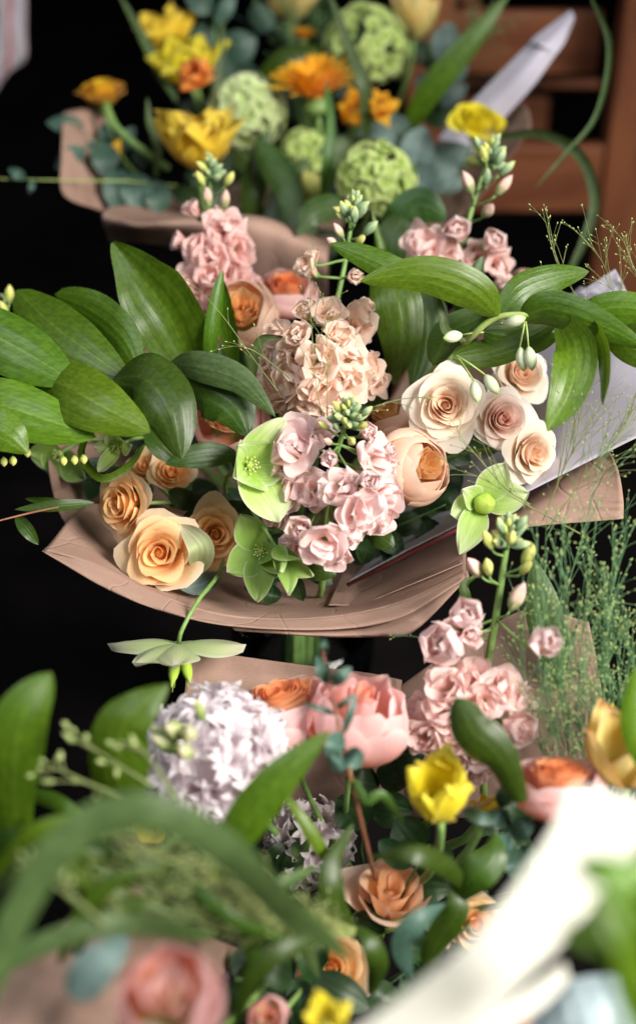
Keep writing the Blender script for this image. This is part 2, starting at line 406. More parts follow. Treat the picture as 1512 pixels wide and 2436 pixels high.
def radial_petal(rng, L, Wd, th0, th1, az, base=0, cup=.2, ruf=.0, rf=2.5, prof=w_round, nu=9, nv=9, z0=0, tw=0, notch=0, pw=1.3):
    th = lambda u: th0 + (th1 - th0) * u ** pw
    P = np.zeros((nu, nv, 3)); A = np.zeros((nu, nv, 3))
    x, z = base, z0; p1, p2, p3 = [rng.uniform(0, 6.3) for _ in range(3)]
    rnd = rng.random(); ca, sa = math.cos(az), math.sin(az)
    for i in range(nu):
        u = i / (nu - 1)
        if i:
            t = th(u - .5 / (nu - 1)); x += math.sin(t) * L / (nu - 1); z += math.cos(t) * L / (nu - 1)
        t = th(u); nx, nz = -math.cos(t), math.sin(t); w = Wd * max(prof(u), .012)
        for j in range(nv):
            s = j / (nv - 1) * 2 - 1
            h = cup * w * s * s + ruf * L * u * u * (math.sin(rf * math.pi * s + p1) * (.35 + .65 * abs(s)) + .5 * math.sin(rf * 1.9 * math.pi * s + p2 + 2 * u))
            back = -notch * L * math.exp(-(s / .25) ** 2) * u ** 4
            lat = s * w * (1 + .06 * math.sin(5 * u + p3)); h += tw * s * w * u
            px = x + nx * h + math.sin(t) * back; pz = z + nz * h + math.cos(t) * back
            P[i, j] = (px * ca - lat * sa, px * sa + lat * ca, pz)
            A[i, j] = (u, s, rnd)
    return P, A
def shell_petal(rng, az, half, rb, rt, bulge, H, z0, curl, spiral, wav, p=1.3, drop=.25, pinch=0, nu=10, nv=13, curlz=.8):
    """a petal wrapped round the flower's axis"""
    P = np.zeros((nu, nv, 3)); A = np.zeros((nu, nv, 3)); rnd = rng.random()
    p1, p2 = rng.uniform(0, 6.3), rng.uniform(0, 6.3); lean = rng.uniform(-.08, .08)
    for i in range(nu):
        ub = i / (nu - 1)
        for j in range(nv):
            s = j / (nv - 1) * 2 - 1
            u = ub * (1 - drop * abs(s) ** 3.2) * (1 + .025 * math.sin(4.3 * s + p2) * ub)
            hw = half * (.45 + .55 * math.sin(min(1, u * 1.25) * math.pi / 2))
            r = rb + (rt - rb) * u ** p + bulge * math.sin(math.pi * min(u, 1)) + spiral * s
            r += wav * math.sin(2.6 * s + p1) * u * u + wav * .5 * math.sin(6.1 * s + p2) * u ** 3
            z = z0 + H * (u + lean * s * u)
            xx = max(0, (u - .68) / .32); e = xx ** 1.8
            k = curl * (.55 + .45 * math.sin(2.2 * s + p2))
            r += k * e; z -= abs(k) * curlz * e * xx
            if pinch: q = pinch * math.exp(-(s / .2) ** 2) * max(0, (ub - .7) / .3) ** 1.5; r += q; z += q * .2
            a = az + s * hw
            P[i, j] = (r * math.cos(a), r * math.sin(a), z); A[i, j] = (ub, s, rnd)
    return P, A

def tint_layer(k, P, A):
    A[:, :, 0] *= k; return P, A
def rose_shells(rng, n=26, H=1.0, open_=1.0, pinch=0, flat=.55, curl=.16, heart=.05):
    n = int(n * .84)
    """list of (P,A): petals of a spiral rose, outer radius 1"""
    out = []
    for k in range(n):
        f = k / (n - 1)
        rt = heart + (1 - heart) * f ** .95 * open_
        rb = .03 + .20 * f
        Hk = H * (.88 + .12 * math.sin(math.pi * min(1, f * 1.6)) - flat * f ** 2.4)
        half = 1.75 - .80 * f ** .7
        out.append(tint_layer(.30 + .70 * f ** .9, *shell_petal(rng, k * 2.39996 + rng.uniform(-.15, .15), half, rb, rt * (1 + rng.uniform(-.05, .05)),
                               .05 + .16 * f, Hk, -.05 * f, curl * (.42 + .62 * f), .022 + .03 * f, .010 + .022 * f,
                               p=1.0 + .9 * f, pinch=pinch * f, drop=.14 + .10 * f)))
    return out
def cup_shells(rng, n_out=9, n_in=26, R=1.0, mouth=.62, Hh=1.15, ruf=.10, heart_r=.5, wide=1.0, pinch=0, curl=.06):
    """a garden rose: cupped guard petals round a packed ruffled heart"""
    out = []; inner = []
    for k in range(n_out):
        f = k / (n_out - 1)
        out.append(shell_petal(rng, k * 2.39996, (1.05 - .15 * f) * wide, .15, mouth + (R - mouth) * f * .55, .42 + .08 * f, Hh * (1 - .22 * f * f), -.05,
                               curl + curl * 2 * f * f, .03, .03 + .02 * f, p=.9, drop=.30, pinch=pinch))
    for k in range(n_in):
        f = (k + .5) / n_in
        r = heart_r * f ** .6
        inner.append(tint_layer(.35 + .65 * f, *shell_petal(rng, k * 2.39996 + rng.uniform(-.2, .2), 1.5 - .85 * f, .05 + .12 * f, r + .03, .05 * f, Hh * (1.0 - .10 * f * f + .05 * rng.random()), 0, ruf * .3 * rng.random(), .03, ruf * .34 * (.3 + .7 * f), p=1.1, drop=.10, nu=9, nv=15)))
    return out, inner

def bezier(a, b, c, d, n):
    return [a * (1 - t) ** 3 + b * 3 * t * (1 - t) ** 2 + c * 3 * t * t * (1 - t) + d * t ** 3 for t in [i / (n - 1) for i in range(n)]]
BIND = {'mid': W(720, 1330, 1.30), 'low': W(860, 2120, 1.02), 'back': W(760, 560, 1.78)}
RB = random.Random(5)
def base_pt(b):
    return BIND[b] + Vector((RB.uniform(-.022, .022), RB.uniform(-.022, .022), RB.uniform(-.02, .01)))
def stem_pts(base, pos, axis, n=14):
    L = (pos - base).length
    return bezier(base, base.lerp(pos, .35), pos - Vector(axis) * L * .35, pos, n)
# ------------------------------------------------------------------ flowers
def petals_obj(T, name, shells, mat, Mw, labels=None):
    for P, A in shells:
        mb = MB(); mb.grid(P, A); mb.xf(Mw)
        part(T, name, mb, mat)
def calyx(T, Mw, r=.26, n=5, L=.55, mat='stem_pale', th=(1.3, .9), z=-.02):
    rng = random.Random(3)
    for k in range(n):
        mb = MB(); mb.grid(*radial_petal(rng, L, .16, th[0], th[1], k * 6.283 / n, .05, .1, 0, prof=w_lance, z0=z)); mb.xf(Mw)
        part(T, 'sepal', mb, mat)
def stem_part(T, base, pos, axis, r=.0018, mat='stem', n=14):
    mb = MB(); pts = stem_pts(base, pos, axis, n); mb.tube(pts, [r * (1.25 - .3 * i / (n - 1)) for i in range(n)], 7)
    part(T, 'stem', mb, mat); return pts

def rose(px, py, d, Rpx, ax, label, bind='mid', mat='rose_cream', seed=1, n=26, H=1.0, flat=.5, pinch=0, curl=.16, group=None, spin=0, hip=True, heart=.05, open_=1.0, name='spray_rose', cat='rose'):
    rng = random.Random(seed); axis = D(*ax); R = Rpx * S(d)
    pos = W(px, py, d) - axis * R * .55
    b = base_pt(bind); T = thing(name, label, cat, b, group)
    Mw = frame(pos, axis, spin, R)
    petals_obj(T, 'petal', rose_shells(rng, n, H, open_, pinch, flat, curl, heart), mat, Mw)
    mb = MB(); mb.egg((0, 0, 0), (0, 0, 1), H * .66, .15 + heart * .5, 8, 12); mb.a = [x * 0 + [.35, 0, .5] for x in mb.a]; mb.xf(Mw); part(T, 'heart', mb, mat)
    mb = MB(); mb.egg((0, 0, -.42), (0, 0, 1), .5, .24, tip=0); mb.xf(Mw); calyx(part(T, 'hip', mb, 'stem'), Mw)
    stem_part(T, b, pos - axis * R * .4, axis, .0017)
    return T
def garden_rose(px, py, d, Rpx, ax, label, bind='mid', mats=('garden_peach', 'garden_heart'), seed=1, n_out=9, n_in=26, mouth=.62, Hh=1.15, ruf=.1, heart_r=.5, wide=1.0, spin=0, name='garden_rose', cat='rose', pinch=0, curl=.06, group=None):
    rng = random.Random(seed); axis = D(*ax); R = Rpx * S(d)
    pos = W(px, py, d) - axis * R * .6
    b = base_pt(bind); T = thing(name, label, cat, b, group)
    Mw = frame(pos, axis, spin, R)
    o, i = cup_shells(rng, n_out, n_in, 1.0, mouth, Hh, ruf, heart_r, wide, pinch, curl)
    petals_obj(T, 'petal', o, mats[0], Mw); petals_obj(T, 'inner_petal', i, mats[1], Mw)
    mb = MB(); mb.egg((0, 0, -.38), (0, 0, 1), .5, .24, tip=0); mb.xf(Mw); calyx(part(T, 'hip', mb, 'stem'), Mw, L=.7)
    stem_part(T, b, pos, axis, .002)
    return T
def tulip(px, py, d, Rpx, ax, label, bind='back', mat='tulip_yellow', seed=1, n=9, op=.5, H=1.7, ruf=.10, width=.75, spin=0, name='parrot_tulip', cat='tulip', lo=.9, group=None):
    """loose cup of big petals; op = how far they lean out"""
    rng = random.Random(seed); axis = D(*ax); R = Rpx * S(d)
    pos = W(px, py, d) - axis * R * H * .45
    b = base_pt(bind); T = thing(name, label, cat, b, group)
    Mw = frame(pos, axis, spin, R)
    for k in range(n):
        f = k / max(1, n - 1)
        mb = MB(); mb.grid(*radial_petal(rng, H * rng.uniform(.85, 1.05), width * rng.uniform(.8, 1.05), lo + .25 * f, -.35 + op * f * 1.6 + rng.uniform(-.1, .15), k * 2.39996 + rng.uniform(-.2, .2), .06, .42, ruf, 1.6, w_oval, 12, 11, pw=.8)); mb.xf(Mw)
        part(T, 'petal', mb, mat)
    for k in range(6):
        mb = MB(); a = k * 1.047; mb.tube([(0.06 * math.cos(a), .06 * math.sin(a), 0), (.16 * math.cos(a), .16 * math.sin(a), .6)], [.03, .04], 5); mb.xf(Mw)
        part(T, 'stamen', mb, 'stamen')
    stem_part(T, b, pos + axis * R * .02, axis, .0028)
    return T

_FL = {}
def floret_mesh(mat, v, kind='stock'):
    k = (mat, v, kind)
    if k in _FL: return _FL[k]
    rng = random.Random(hash(kind) % 7 * 0 + v * 31 + len(kind)); mb = MB()
    if kind == 'stock':
        for i in range(6):   # loose wavy guard petals, none alike
            mb.grid(*radial_petal(rng, rng.uniform(.85, 1.2), rng.uniform(.58, .95), rng.uniform(.1, .6), rng.uniform(.9, 2.1), i * 1.047 + rng.uniform(-.4, .4), rng.uniform(.02, .1), rng.uniform(-.4, .5), rng.uniform(.08, .2), rng.uniform(.6, 1.1), w_round, 13, 15, notch=rng.uniform(0, .14), tw=rng.uniform(-.5, .5), z0=rng.uniform(-.05, .1)))
        for i in range(5):
            mb.grid(*radial_petal(rng, rng.uniform(.6, 1.0), rng.uniform(.42, .75), rng.uniform(-.2, .3), rng.uniform(.2, 1.3), rng.uniform(0, 6.3), rng.uniform(-.08, .12), rng.uniform(-.4, .8), rng.uniform(.1, .22), rng.uniform(.7, 1.1), w_round, 12, 13, z0=rng.uniform(.0, .2), notch=rng.uniform(0, .12), tw=rng.uniform(-.7, .7)))
    elif kind == 'tight':    # half-open stock blossom
        for i in range(4):
            mb.grid(*radial_petal(rng, rng.uniform(.95, 1.1), rng.uniform(.55, .66), .35, rng.uniform(.0, .9), i * 1.57 + rng.uniform(-.2, .2), .05, .45, .10, 1.4, w_round, 9, 9))
        for i in range(5):
            mb.grid(*radial_petal(rng, rng.uniform(.8, .95), rng.uniform(.35, .5), .15, rng.uniform(-.1, .5), i * 1.257 + rng.uniform(-.2, .2), .03, .5, .12, 1.5, w_round, 8, 8, z0=.05))
    elif kind == 'hyacinth':
        for i in range(6):
            mb.grid(*radial_petal(rng, rng.uniform(.9, 1.15), .19, .10, rng.uniform(1.2, 2.1), i * 1.047 + rng.uniform(-.2, .2), .08, .5, .04, 1, w_oval, 9, 7, pw=1.5))
    elif kind == 'viburnum':
        for i in range(5):
            mb.grid(*radial_petal(rng, rng.uniform(.9, 1.05), .56, 1.0, 1.5, i * 1.257 + rng.uniform(-.1, .1), .05, .3, .04, 1.2, w_round, 5, 5))
    _FL[k] = mb.mesh('blossom', mat); return _FL[k]

_BD = {}
def bud_mesh(mat, v=0):
    if (mat, v) in _BD: return _BD[(mat, v)]
    mb = MB(); rng = random.Random(v)
    mb.egg((0, 0, .06), (0, 0, 1), .94, .235, 10, 16, .54, 4, .22, .2, rnd=rng.random())
    for k in range(4):
        P, A = radial_petal(rng, rng.uniform(.80, .95), .20, .95, rng.uniform(-.55, -.3), k * 1.571 + .3, .03, .55, .03, 1.2, w_oval, 9, 7, pw=.55)
        A[:, :, 0] *= .55; mb.grid(P, A)
    _BD[(mat, v)] = mb.mesh('bud', mat); return _BD[(mat, v)]

BS = 1.34
def stock(label, bind, axis_pts, blossoms, buds, mat, seed=1, r=.0032, smat='stem', group='pink stock stems', tipn=14, tip_r=34):
    """axis_pts: (u,v,d) path bottom->tip; blossoms: (u,v,dd,Rpx,(dir),kind); buds: (u,v,dd,len px,(dir),mat)"""
    rng = random.Random(seed)
    b = base_pt(bind); T = thing('stock_flower', label, 'stock flower', b, group)
    path = spline([W(*p) for p in axis_pts], 22)
    lo = bezier(b, b.lerp(path[0], .4), path[0] - (path[3] - path[0]).normalized() * (b - path[0]).length * .3, path[0], 8)[:-1]
    allp = lo + path; m = len(allp)
    mb = MB(); mb.tube(allp, [r * (1 - .55 * i / (m - 1)) for i in range(m)], 8); part(T, 'stem', mb, smat)
    def nearest(p): return min(path, key=lambda q: (q - p).length + .3 * max(0, (q - CAM).dot(FWD) - (p - CAM).dot(FWD)) * 0)
    for i, (u, v, d, R, dr, kind) in enumerate(blossoms):
        ax = D(*dr); sc = R * BS * S(d); p = W(u, v, d)
        me = floret_mesh(mat, rng.randrange(9), kind)
        o = inst(T, 'blossom', me, frame(p - ax * sc * .45, ax, rng.uniform(0, 6.3), sc))
        q = nearest(p); mb = MB(); e = p - ax * sc * .45
        mb.tube(bezier(q, q.lerp(e, .5), e - ax * sc * .4, e, 6), [.0011, .001, .001, .001, .0012, .0016], 5)
        # pale green sepals at the blossom's base
        mb.egg(e - ax * sc * .25, ax, sc * .55, sc * .16, 6, 8)
        part(T, 'pedicel', mb, smat)
    for i, (u, v, d, L, dr, bm) in enumerate(buds):
        ax = D(*dr); sc = L * 1.15 * S(d); p = W(u, v, d)
        q = nearest(p - ax * sc); e = p - ax * sc * .5
        inst(T, 'bud', bud_mesh(bm, i % 3), frame(e, ax, rng.uniform(0, 6), sc))
        mb = MB(); mb.tube(bezier(q, q.lerp(e, .5), e - ax * sc * .3, e, 6), .0009, 5); part(T, 'pedicel', mb, smat)
    # crowded little buds at the very tip
    tp = path[-1]; ta = (path[-1] - path[-4]).normalized(); u0, v0, d0 = axis_pts[-1]
    for k in range(tipn):
        f = k / max(1, tipn - 1); a = k * 2.39996; th = .15 + 1.25 * f
        e1 = ta.orthogonal().normalized(); e2 = ta.cross(e1)
        ax = (ta * math.cos(th) + (e1 * math.cos(a) + e2 * math.sin(a)) * math.sin(th)).normalized()
        rr = tip_r * S(d0)
        e = tp - ta * rr * (1.25 * f) + ax * rr * .12
        inst(T, 'bud', bud_mesh('bud_yellow' if k % 5 == 4 else 'bud_green', k % 3), frame(e, ax, a, rr * (.62 + .55 * f) * rng.uniform(.75, 1.3)))
    return T

def ball(px, py, d, Rpx, ax, label, bind, kind, mat, n, squash=1.0, fs=.3, seed=1, name='snowball_flower', cat='viburnum', part_name='floret', group=None, hemi=-.35, core='stem_dark', jit=.1, along=1.0):
    rng = random.Random(seed); axis = D(*ax); R = Rpx * S(d); pos = W(px, py, d)
    b = base_pt(bind); T = thing(name, label, cat, b, group)
    Mw = frame(pos, axis, 0, 1)
    mb = MB(); mb.egg((0, 0, -R * .72 * along), (0, 0, 1), R * 1.44 * along, R * .70, 8, 12); mb.xf(Mw); part(T, 'core', mb, core)
    for k in range(n):
        z = 1 - 2 * (k + .5) / n
        if z < hemi: continue
        a = k * 2.39996; q = math.sqrt(1 - z * z)
        dr = Vector((q * math.cos(a), q * math.sin(a), z)) + Vector([rng.gauss(0, jit) for _ in range(3)])
        dr.normalize()
        p = Vector((dr.x * squash, dr.y, dr.z * along)) * R * rng.uniform(.84, 1.0) * (1 - fs * .35)
        pw = Mw @ p; dw = (Mw.to_3x3() @ dr).normalized()
        inst(T, part_name, floret_mesh(mat, rng.randrange(5), kind), frame(pw - dw * R * fs * .1, dw, rng.uniform(0, 6.3), R * fs * rng.uniform(.85, 1.15)))
    stem_part(T, b, pos - axis * R * .6, axis, .0028)
    return T

def leaf_mesh(mb, pts, w, roll=0, cup=.22, wave=0, prof=w_ovate, nu=26, nv=11, rnd=.5, tw=0, seed=0, fold=0, pleat=.012):
    nv = 25
    P3 = spline([W(*p) for p in pts], nu); dm = sum(p[2] for p in pts) / len(pts)
    hw = w * .5 * S(dm); P = np.zeros((nu, nv, 3)); A = np.zeros((nu, nv, 3))
    r0, r1 = roll if isinstance(roll, tuple) else (roll, roll)
    rng = random.Random(seed); ph = rng.uniform(0, 6.3)
    for i in range(nu):
        u = i / (nu - 1)
        t = (P3[min(i + 1, nu - 1)] - P3[max(i - 1, 0)]).normalized()
        view = (CAM - P3[i]).normalized(); s = t.cross(view)
        s = s.normalized() if s.length > .05 else t.orthogonal().normalized()
        s = Matrix.Rotation(math.radians(r0 + (r1 - r0) * u), 3, t) @ s
        nr = s.cross(t).normalized()
        if nr.dot(view) < 0 and abs(r0) < 80: nr = -nr
        h = hw * max(.01, prof(u))
        for j in range(nv):
            a = j / (nv - 1) * 2 - 1
            q = P3[i] + s * (a * h) + nr * (cup * h * (a * a) + fold * h * abs(a) + wave * hw * math.sin(u * 9 + ph + a * 1.2) * abs(a) + .03 * hw * math.sin(u * 21 + ph) * a * a + pleat * hw * math.cos(a * 14) * prof(u) * (1 - a * a))
            P[i, j] = q; A[i, j] = (u, a, rnd)
    mb.grid(P, A)
def leafs(T, specs, mat='leaf', name='leaf', seed=0):
    for i, sp in enumerate(specs):
        sp = dict(sp); mm = sp.pop('mat', mat); mb = MB()
        leaf_mesh(mb, rnd=random.Random(seed * 77 + i).random(), seed=seed * 13 + i, **sp)
        part(T, name, mb, mm)
def blade(label, pts, w, mat='blade', roll=0, prof=w_blade, cup=.25, name='grass_blade', cat='leaf', bind=None, group=None, **k):
    base = W(*pts[0]); T = thing(name, label, cat, base, group)
    mb = MB(); leaf_mesh(mb, pts, w, roll, cup, prof=prof, nu=34, rnd=RB.random(), seed=RB.randrange(99), **k); part(T, 'leaf', mb, mat)
    if bind:
        b = base_pt(bind); mb = MB(); mb.tube(bezier(b, b.lerp(base, .4), base - (W(*pts[1]) - base).normalized() * (base - b).length * .3, base, 8), .0016, 6); part(T, 'stem', mb, 'stem_dark')
    return T
def sprig(label, bind, stem, leaves, lmat='euca', smat='stem', r=.0012, name='eucalyptus_sprig', cat='eucalyptus', group=None, seed=1, lw=.8):
    """stem: px path; leaves: (u0,v0,u1,v1,d,width px,roll)"""
    b = base_pt(bind); T = thing(name, label, cat, b, group)
    P = spline([W(*p) for p in stem], 16)
    lo = bezier(b, b.lerp(P[0], .5), P[0] - (P[2] - P[0]).normalized() * (P[0] - b).length * .3, P[0], 6)[:-1]
    mb = MB(); a = lo + P; mb.tube(a, [r * (1.3 - .8 * i / (len(a) - 1)) for i in range(len(a))], 6); part(T, 'stem', mb, smat)
    for i, (u0, v0, u1, v1, d, w, roll) in enumerate(leaves):
        mb = MB(); mu, mv = (u0 + u1) / 2, (v0 + v1) / 2
        leaf_mesh(mb, [(u0, v0, d + .006), (mu, mv, d - .004), (u1, v1, d)], w, roll, .2, .03, w_ovate if lmat == 'foliage' else w_oval, 14, 9, rnd=random.Random(seed * 9 + i).random(), seed=i)
        q = min(P, key=lambda k: (k - W(u0, v0, d)).length); mb.tube([q, W(u0, v0, d + .006)], .0006, 4)
        part(T, 'leaf', mb, lmat)
    return T

def plume(label, path, spread, nb, seed=1, mats=('grass_fine', 'seed'), r=.00045, sub=4, seed_r=.0009, u0=.25, bind=None, dz=.03, name='panic_grass', cat='ornamental grass', group='airy ornamental grass plumes', ang=(.25, .9), curve=.3, into=None):
    rng = random.Random(seed); P = spline([W(*p) for p in path], 30); dm = path[-1][2]
    base = P[0]
    if into: mb, sd = into
    else:
        T = thing(name, label, cat, base, group, 'thing'); mb = MB(); sd = MB()
    mb.tube(P, [r * 1.5 * (1.1 - .8 * i / 29) for i in range(30)], 4, cap=False)
    def addseed(p, dr, k=1):
        L = seed_r * rng.uniform(1.6, 3.0) * k; sd.egg(p - dr * L * .3, dr, L, seed_r * rng.uniform(.5, .8) * k, 3, 5, rnd=rng.random())
    for i in range(nb):
        f = u0 + (1 - u0) * (i + rng.random() * .8) / nb; x = f * 28; k = min(int(x), 28)
        p = P[k].lerp(P[k + 1], x - k); t = (P[k + 1] - P[k]).normalized()
        sd_ = t.orthogonal().normalized(); az = rng.uniform(0, 6.3)
        sd_ = Matrix.Rotation(az, 3, t) @ sd_
        th = rng.uniform(*ang); dr = (t * math.cos(th) + sd_ * math.sin(th)).normalized()
        L = spread * S(dm) * rng.uniform(.5, 1.15) * (1.15 - .6 * f)
        e = p + dr * L + t * L * curve * rng.uniform(-.3, 1)
        c = bezier(p, p.lerp(e, .3) + t * L * .08, p.lerp(e, .7) + Vector((0, 0, L * .06)), e, 7)
        mb.tube(c, [r * .9, r * .8, r * .75, r * .7, r * .6, r * .55, r * .5], 3, cap=False)
        addseed(e, dr)
        for q in range(sub):
            g = rng.uniform(.3, .95); c0 = c[int(g * 6)]; sd2 = (dr + Vector([rng.gauss(0, .45) for _ in range(3)])).normalized()
            e2 = c0 + sd2 * L * rng.uniform(.15, .42); mb.tube([c0, c0.lerp(e2, .5) + Vector((0, 0, L * .01)), e2], r * .5, 3, cap=False); addseed(e2, sd2)
    addseed(P[-1], (P[-1] - P[-3]).normalized())
    if bind:
        b = base_pt(bind); mb.tube(bezier(b, b.lerp(base, .4), base - (P[2] - P[0]).normalized() * (base - b).length * .3, base, 6), r * 2, 4)
    if into: return
    part(T, 'stalk', mb, mats[0]); part(T, 'seed_head', sd, mats[1])
    return T
def hellebore(label, px, py, d, ax, petals, mat='hellebore', bind='mid', seed=1, Rpx=90, center='stamens', stem=True, ruf=.05, spin=0, name='hellebore_flower'):
    """petals: (azimuth deg, length, half width, th0, th1, cup)"""
    rng = random.Random(seed); axis = D(*ax); R = Rpx * S(d); pos = W(px, py, d)
    b = base_pt(bind) if stem is True else (W(*stem[0]) if stem else pos); T = thing(name, label, 'hellebore', b)
    Mw = frame(pos, axis, spin, R)
    for az, L, w, t0, t1, cup in petals:
        mb = MB(); mb.grid(*radial_petal(rng, L, w, t0, t1, math.radians(az), .04, cup, ruf, 1.2, w_oval, 14, 13)); mb.xf(Mw); part(T, 'petal', mb, mat)
    if center == 'stamens':
        for k in range(16):
            a = k * 2.4; th = .25 + .5 * (k / 16); dr = Vector((math.sin(th) * math.cos(a), math.sin(th) * math.sin(a), math.cos(th)))
            mb = MB(); mb.tube([Vector((0, 0, .03)), dr * .32], .007, 4); mb.egg(dr * .30, dr, .07, .025, 4, 6); mb.xf(Mw); part(T, 'stamen', mb, 'stamen')
        mb = MB(); mb.egg((0, 0, 0), (0, 0, 1), .25, .09); mb.xf(Mw); part(T, 'ovary', mb, 'pod')
    elif center == 'pod':
        mb = MB(); mb.egg((0, 0, 0), (.15, -.1, 1), .62, .30, 10, 20, .5, 5, .10, .2); mb.xf(Mw); part(T, 'seed_pod', mb, 'pod')
    elif center == 'long':
        for k in range(3):
            mb = MB(); a = k * 2.1; mb.egg((.06 * math.cos(a), .06 * math.sin(a), 0), (.22 * math.cos(a), .22 * math.sin(a), 1), 1.15, .15, 8, 8, .45, tip=.5)
            mb.tube([(.2 * math.cos(a), .2 * math.sin(a), .8), (.26 * math.cos(a), .26 * math.sin(a), 1.25)], [.03, .012], 5); mb.xf(Mw); part(T, 'seed_pod', mb, 'pod')
    if stem is True: stem_part(T, b, pos, axis, .0016)
    elif stem:
        mb = MB(); mb.tube(spline([W(*p) for p in stem] + [pos], 14), .0016, 7); part(T, 'stem', mb, 'stem')
    return T
def sheet(label, name, cat, patches, mat, thick=.0006, nu=44, nv=90, wr=.0012, seed=0, group=None, crs=0):
    """patches: list of (part name, control rows [[(u,v,d)..]..]) each a smooth sheet"""
    c0 = patches[0][1][0][0]; T = thing(name, label, cat, W(*c0), group)
    for pi, (pn, rows) in enumerate(patches):
        rr = [spline([Vector(p) for p in r], nv) for r in rows]
        P = np.zeros((nu, nv, 3)); A = np.zeros((nu, nv, 3)); rng = random.Random(seed + pi); ph = [rng.uniform(0, 6) for _ in range(4)]
        cr = [(rng.uniform(0, 1), rng.uniform(0, 1), rng.uniform(0, 3.14), rng.choice((-1, 1)) * rng.uniform(.5, 1.3)) for _ in range(9)]
        for j in range(nv):
            c = spline([r[j] for r in rr], nu)
            for i in range(nu):
                x, y = i / (nu - 1), j / (nv - 1)
                dd = wr * (math.sin(x * 5 + y * 17 + ph[0]) + .6 * math.sin(y * 41 - x * 9 + ph[1]) + .4 * math.sin(x * 23 + y * 7 + ph[2]))
                for cx_, cy_, ca_, k_ in cr:
                    q_ = abs((x - cx_) * math.cos(ca_) + (y - cy_) * 2 * math.sin(ca_)); dd += crs * k_ * max(0, 1 - q_ / .12) * max(0, 1 - abs((x - cx_) * math.sin(ca_) - (y - cy_) * 2 * math.cos(ca_)) / .8)
                P[i, j] = W(c[i][0], c[i][1], c[i][2] + dd); A[i, j] = (x, y * 2 - 1, .5)
        mb = MB(); mb.grid(P, A); part(T, pn, mb, mat, thick=thick)
    return T
# ------------------------------------------------------------------ setting
def struct(name, mb, mat, bevel=0):
    me = mb.mesh(name, mat, None, False); o = bpy.data.objects.new(name, me); COL.objects.link(o); o['kind'] = 'structure'
    return o
mb = MB(); mb.box((0, 2, -.05), (9, 9, .05)); struct('floor', mb, 'floor')
mb = MB(); mb.box((0, 5.2, 1.5), (9, .05, 1.6)); struct('wall', mb, 'back')

# wooden chair behind the bouquets on the right
cb = W(1500, 900, 1.98); cx = cb.x; cy = cb.y
T = thing('wooden_chair', 'varnished reddish brown wooden chair standing behind the bouquets at the upper right', 'chair', (cx, cy, 0))
def upright(x, y, z0, z1, hx=.033, hy=.022):
    mb = MB(); mb.box((x, y, (z0 + z1) / 2), (hx, hy, (z1 - z0) / 2)); return mb
xl = W(1428, 350, 1.95).x
def rail(v0, v1, u0, u1, d, nm='rail', hy=.012):
    a = W(u0, (v0 + v1) / 2, d); b = W(u1, (v0 + v1) / 2, d); h = (v1 - v0) / 2 * S(d) / .86
    mb = MB(); mb.box(((a.x + b.x) / 2, a.y, a.z), ((b.x - a.x) / 2, hy, h)); part(T, nm, mb, 'wood_h', smooth=False, bevel=.004)
post = W(1490, 350, 1.93)
part(T, 'post', upright(post.x + .008, post.y, 0, 1.02, .041, .024), 'wood', smooth=False, bevel=.004)
part(T, 'post', upright(W(1010, 350, 1.93).x, post.y, 0, 1.02, .03, .024), 'wood', smooth=False, bevel=.004)
rail(352, 490, 1030, 1426, 1.93)
rail(36, 160, 1030, 1426, 1.93)
rail(190, 205, 1030, 1426, 2.15, 'back_rail')
rail(238, 330, 1050, 1300, 2.5, 'stretcher')
mb = MB(); a = W(1085, -40, 1.97); b = W(1215, 180, 1.97); mb.tube([a, b], .016, 8); part(T, 'brace', mb, 'wood', bevel=0)

# striped cloth in the top left corner
m, t = nt('striped_cloth'); u, s, r = puv(t)
c = ramp(t, math_n(t, 'FRACT', math_n(t, 'MULTIPLY', math_n(t, 'ADD', s, 1.13), 2.1)), [(0, (.48, .44, .47)), (.42, (.48, .44, .47)), (.47, (.42, .10, .09)), (.66, (.42, .13, .11)), (.70, (.70, .62, .64)), (.8, (.45, .38, .50)), (.86, (.48, .44, .47))], 'LINEAR')
finish(t, c, .85, .1, noise(t, 300), .2, .001, .1); M['stripe'] = m
sheet('white cloth with red stripes hanging in the dark upper left corner', 'striped_cloth', 'cloth', [('fabric', [
    [(-160, -60, 2.0), (-60, -60, 2.03), (0, -60, 1.98), (62, -60, 2.0)],
    [(-160, 60, 2.0), (-60, 60, 2.03), (0, 60, 1.98), (62, 60, 2.0)],
    [(-160, 150, 2.0), (-60, 150, 2.02), (0, 145, 1.99), (60, 140, 2.0)],
    [(-150, 270, 2.0), (-60, 260, 2.02), (-10, 215, 2.0), (14, 168, 2.0)]])], 'stripe', .002, wr=.004)

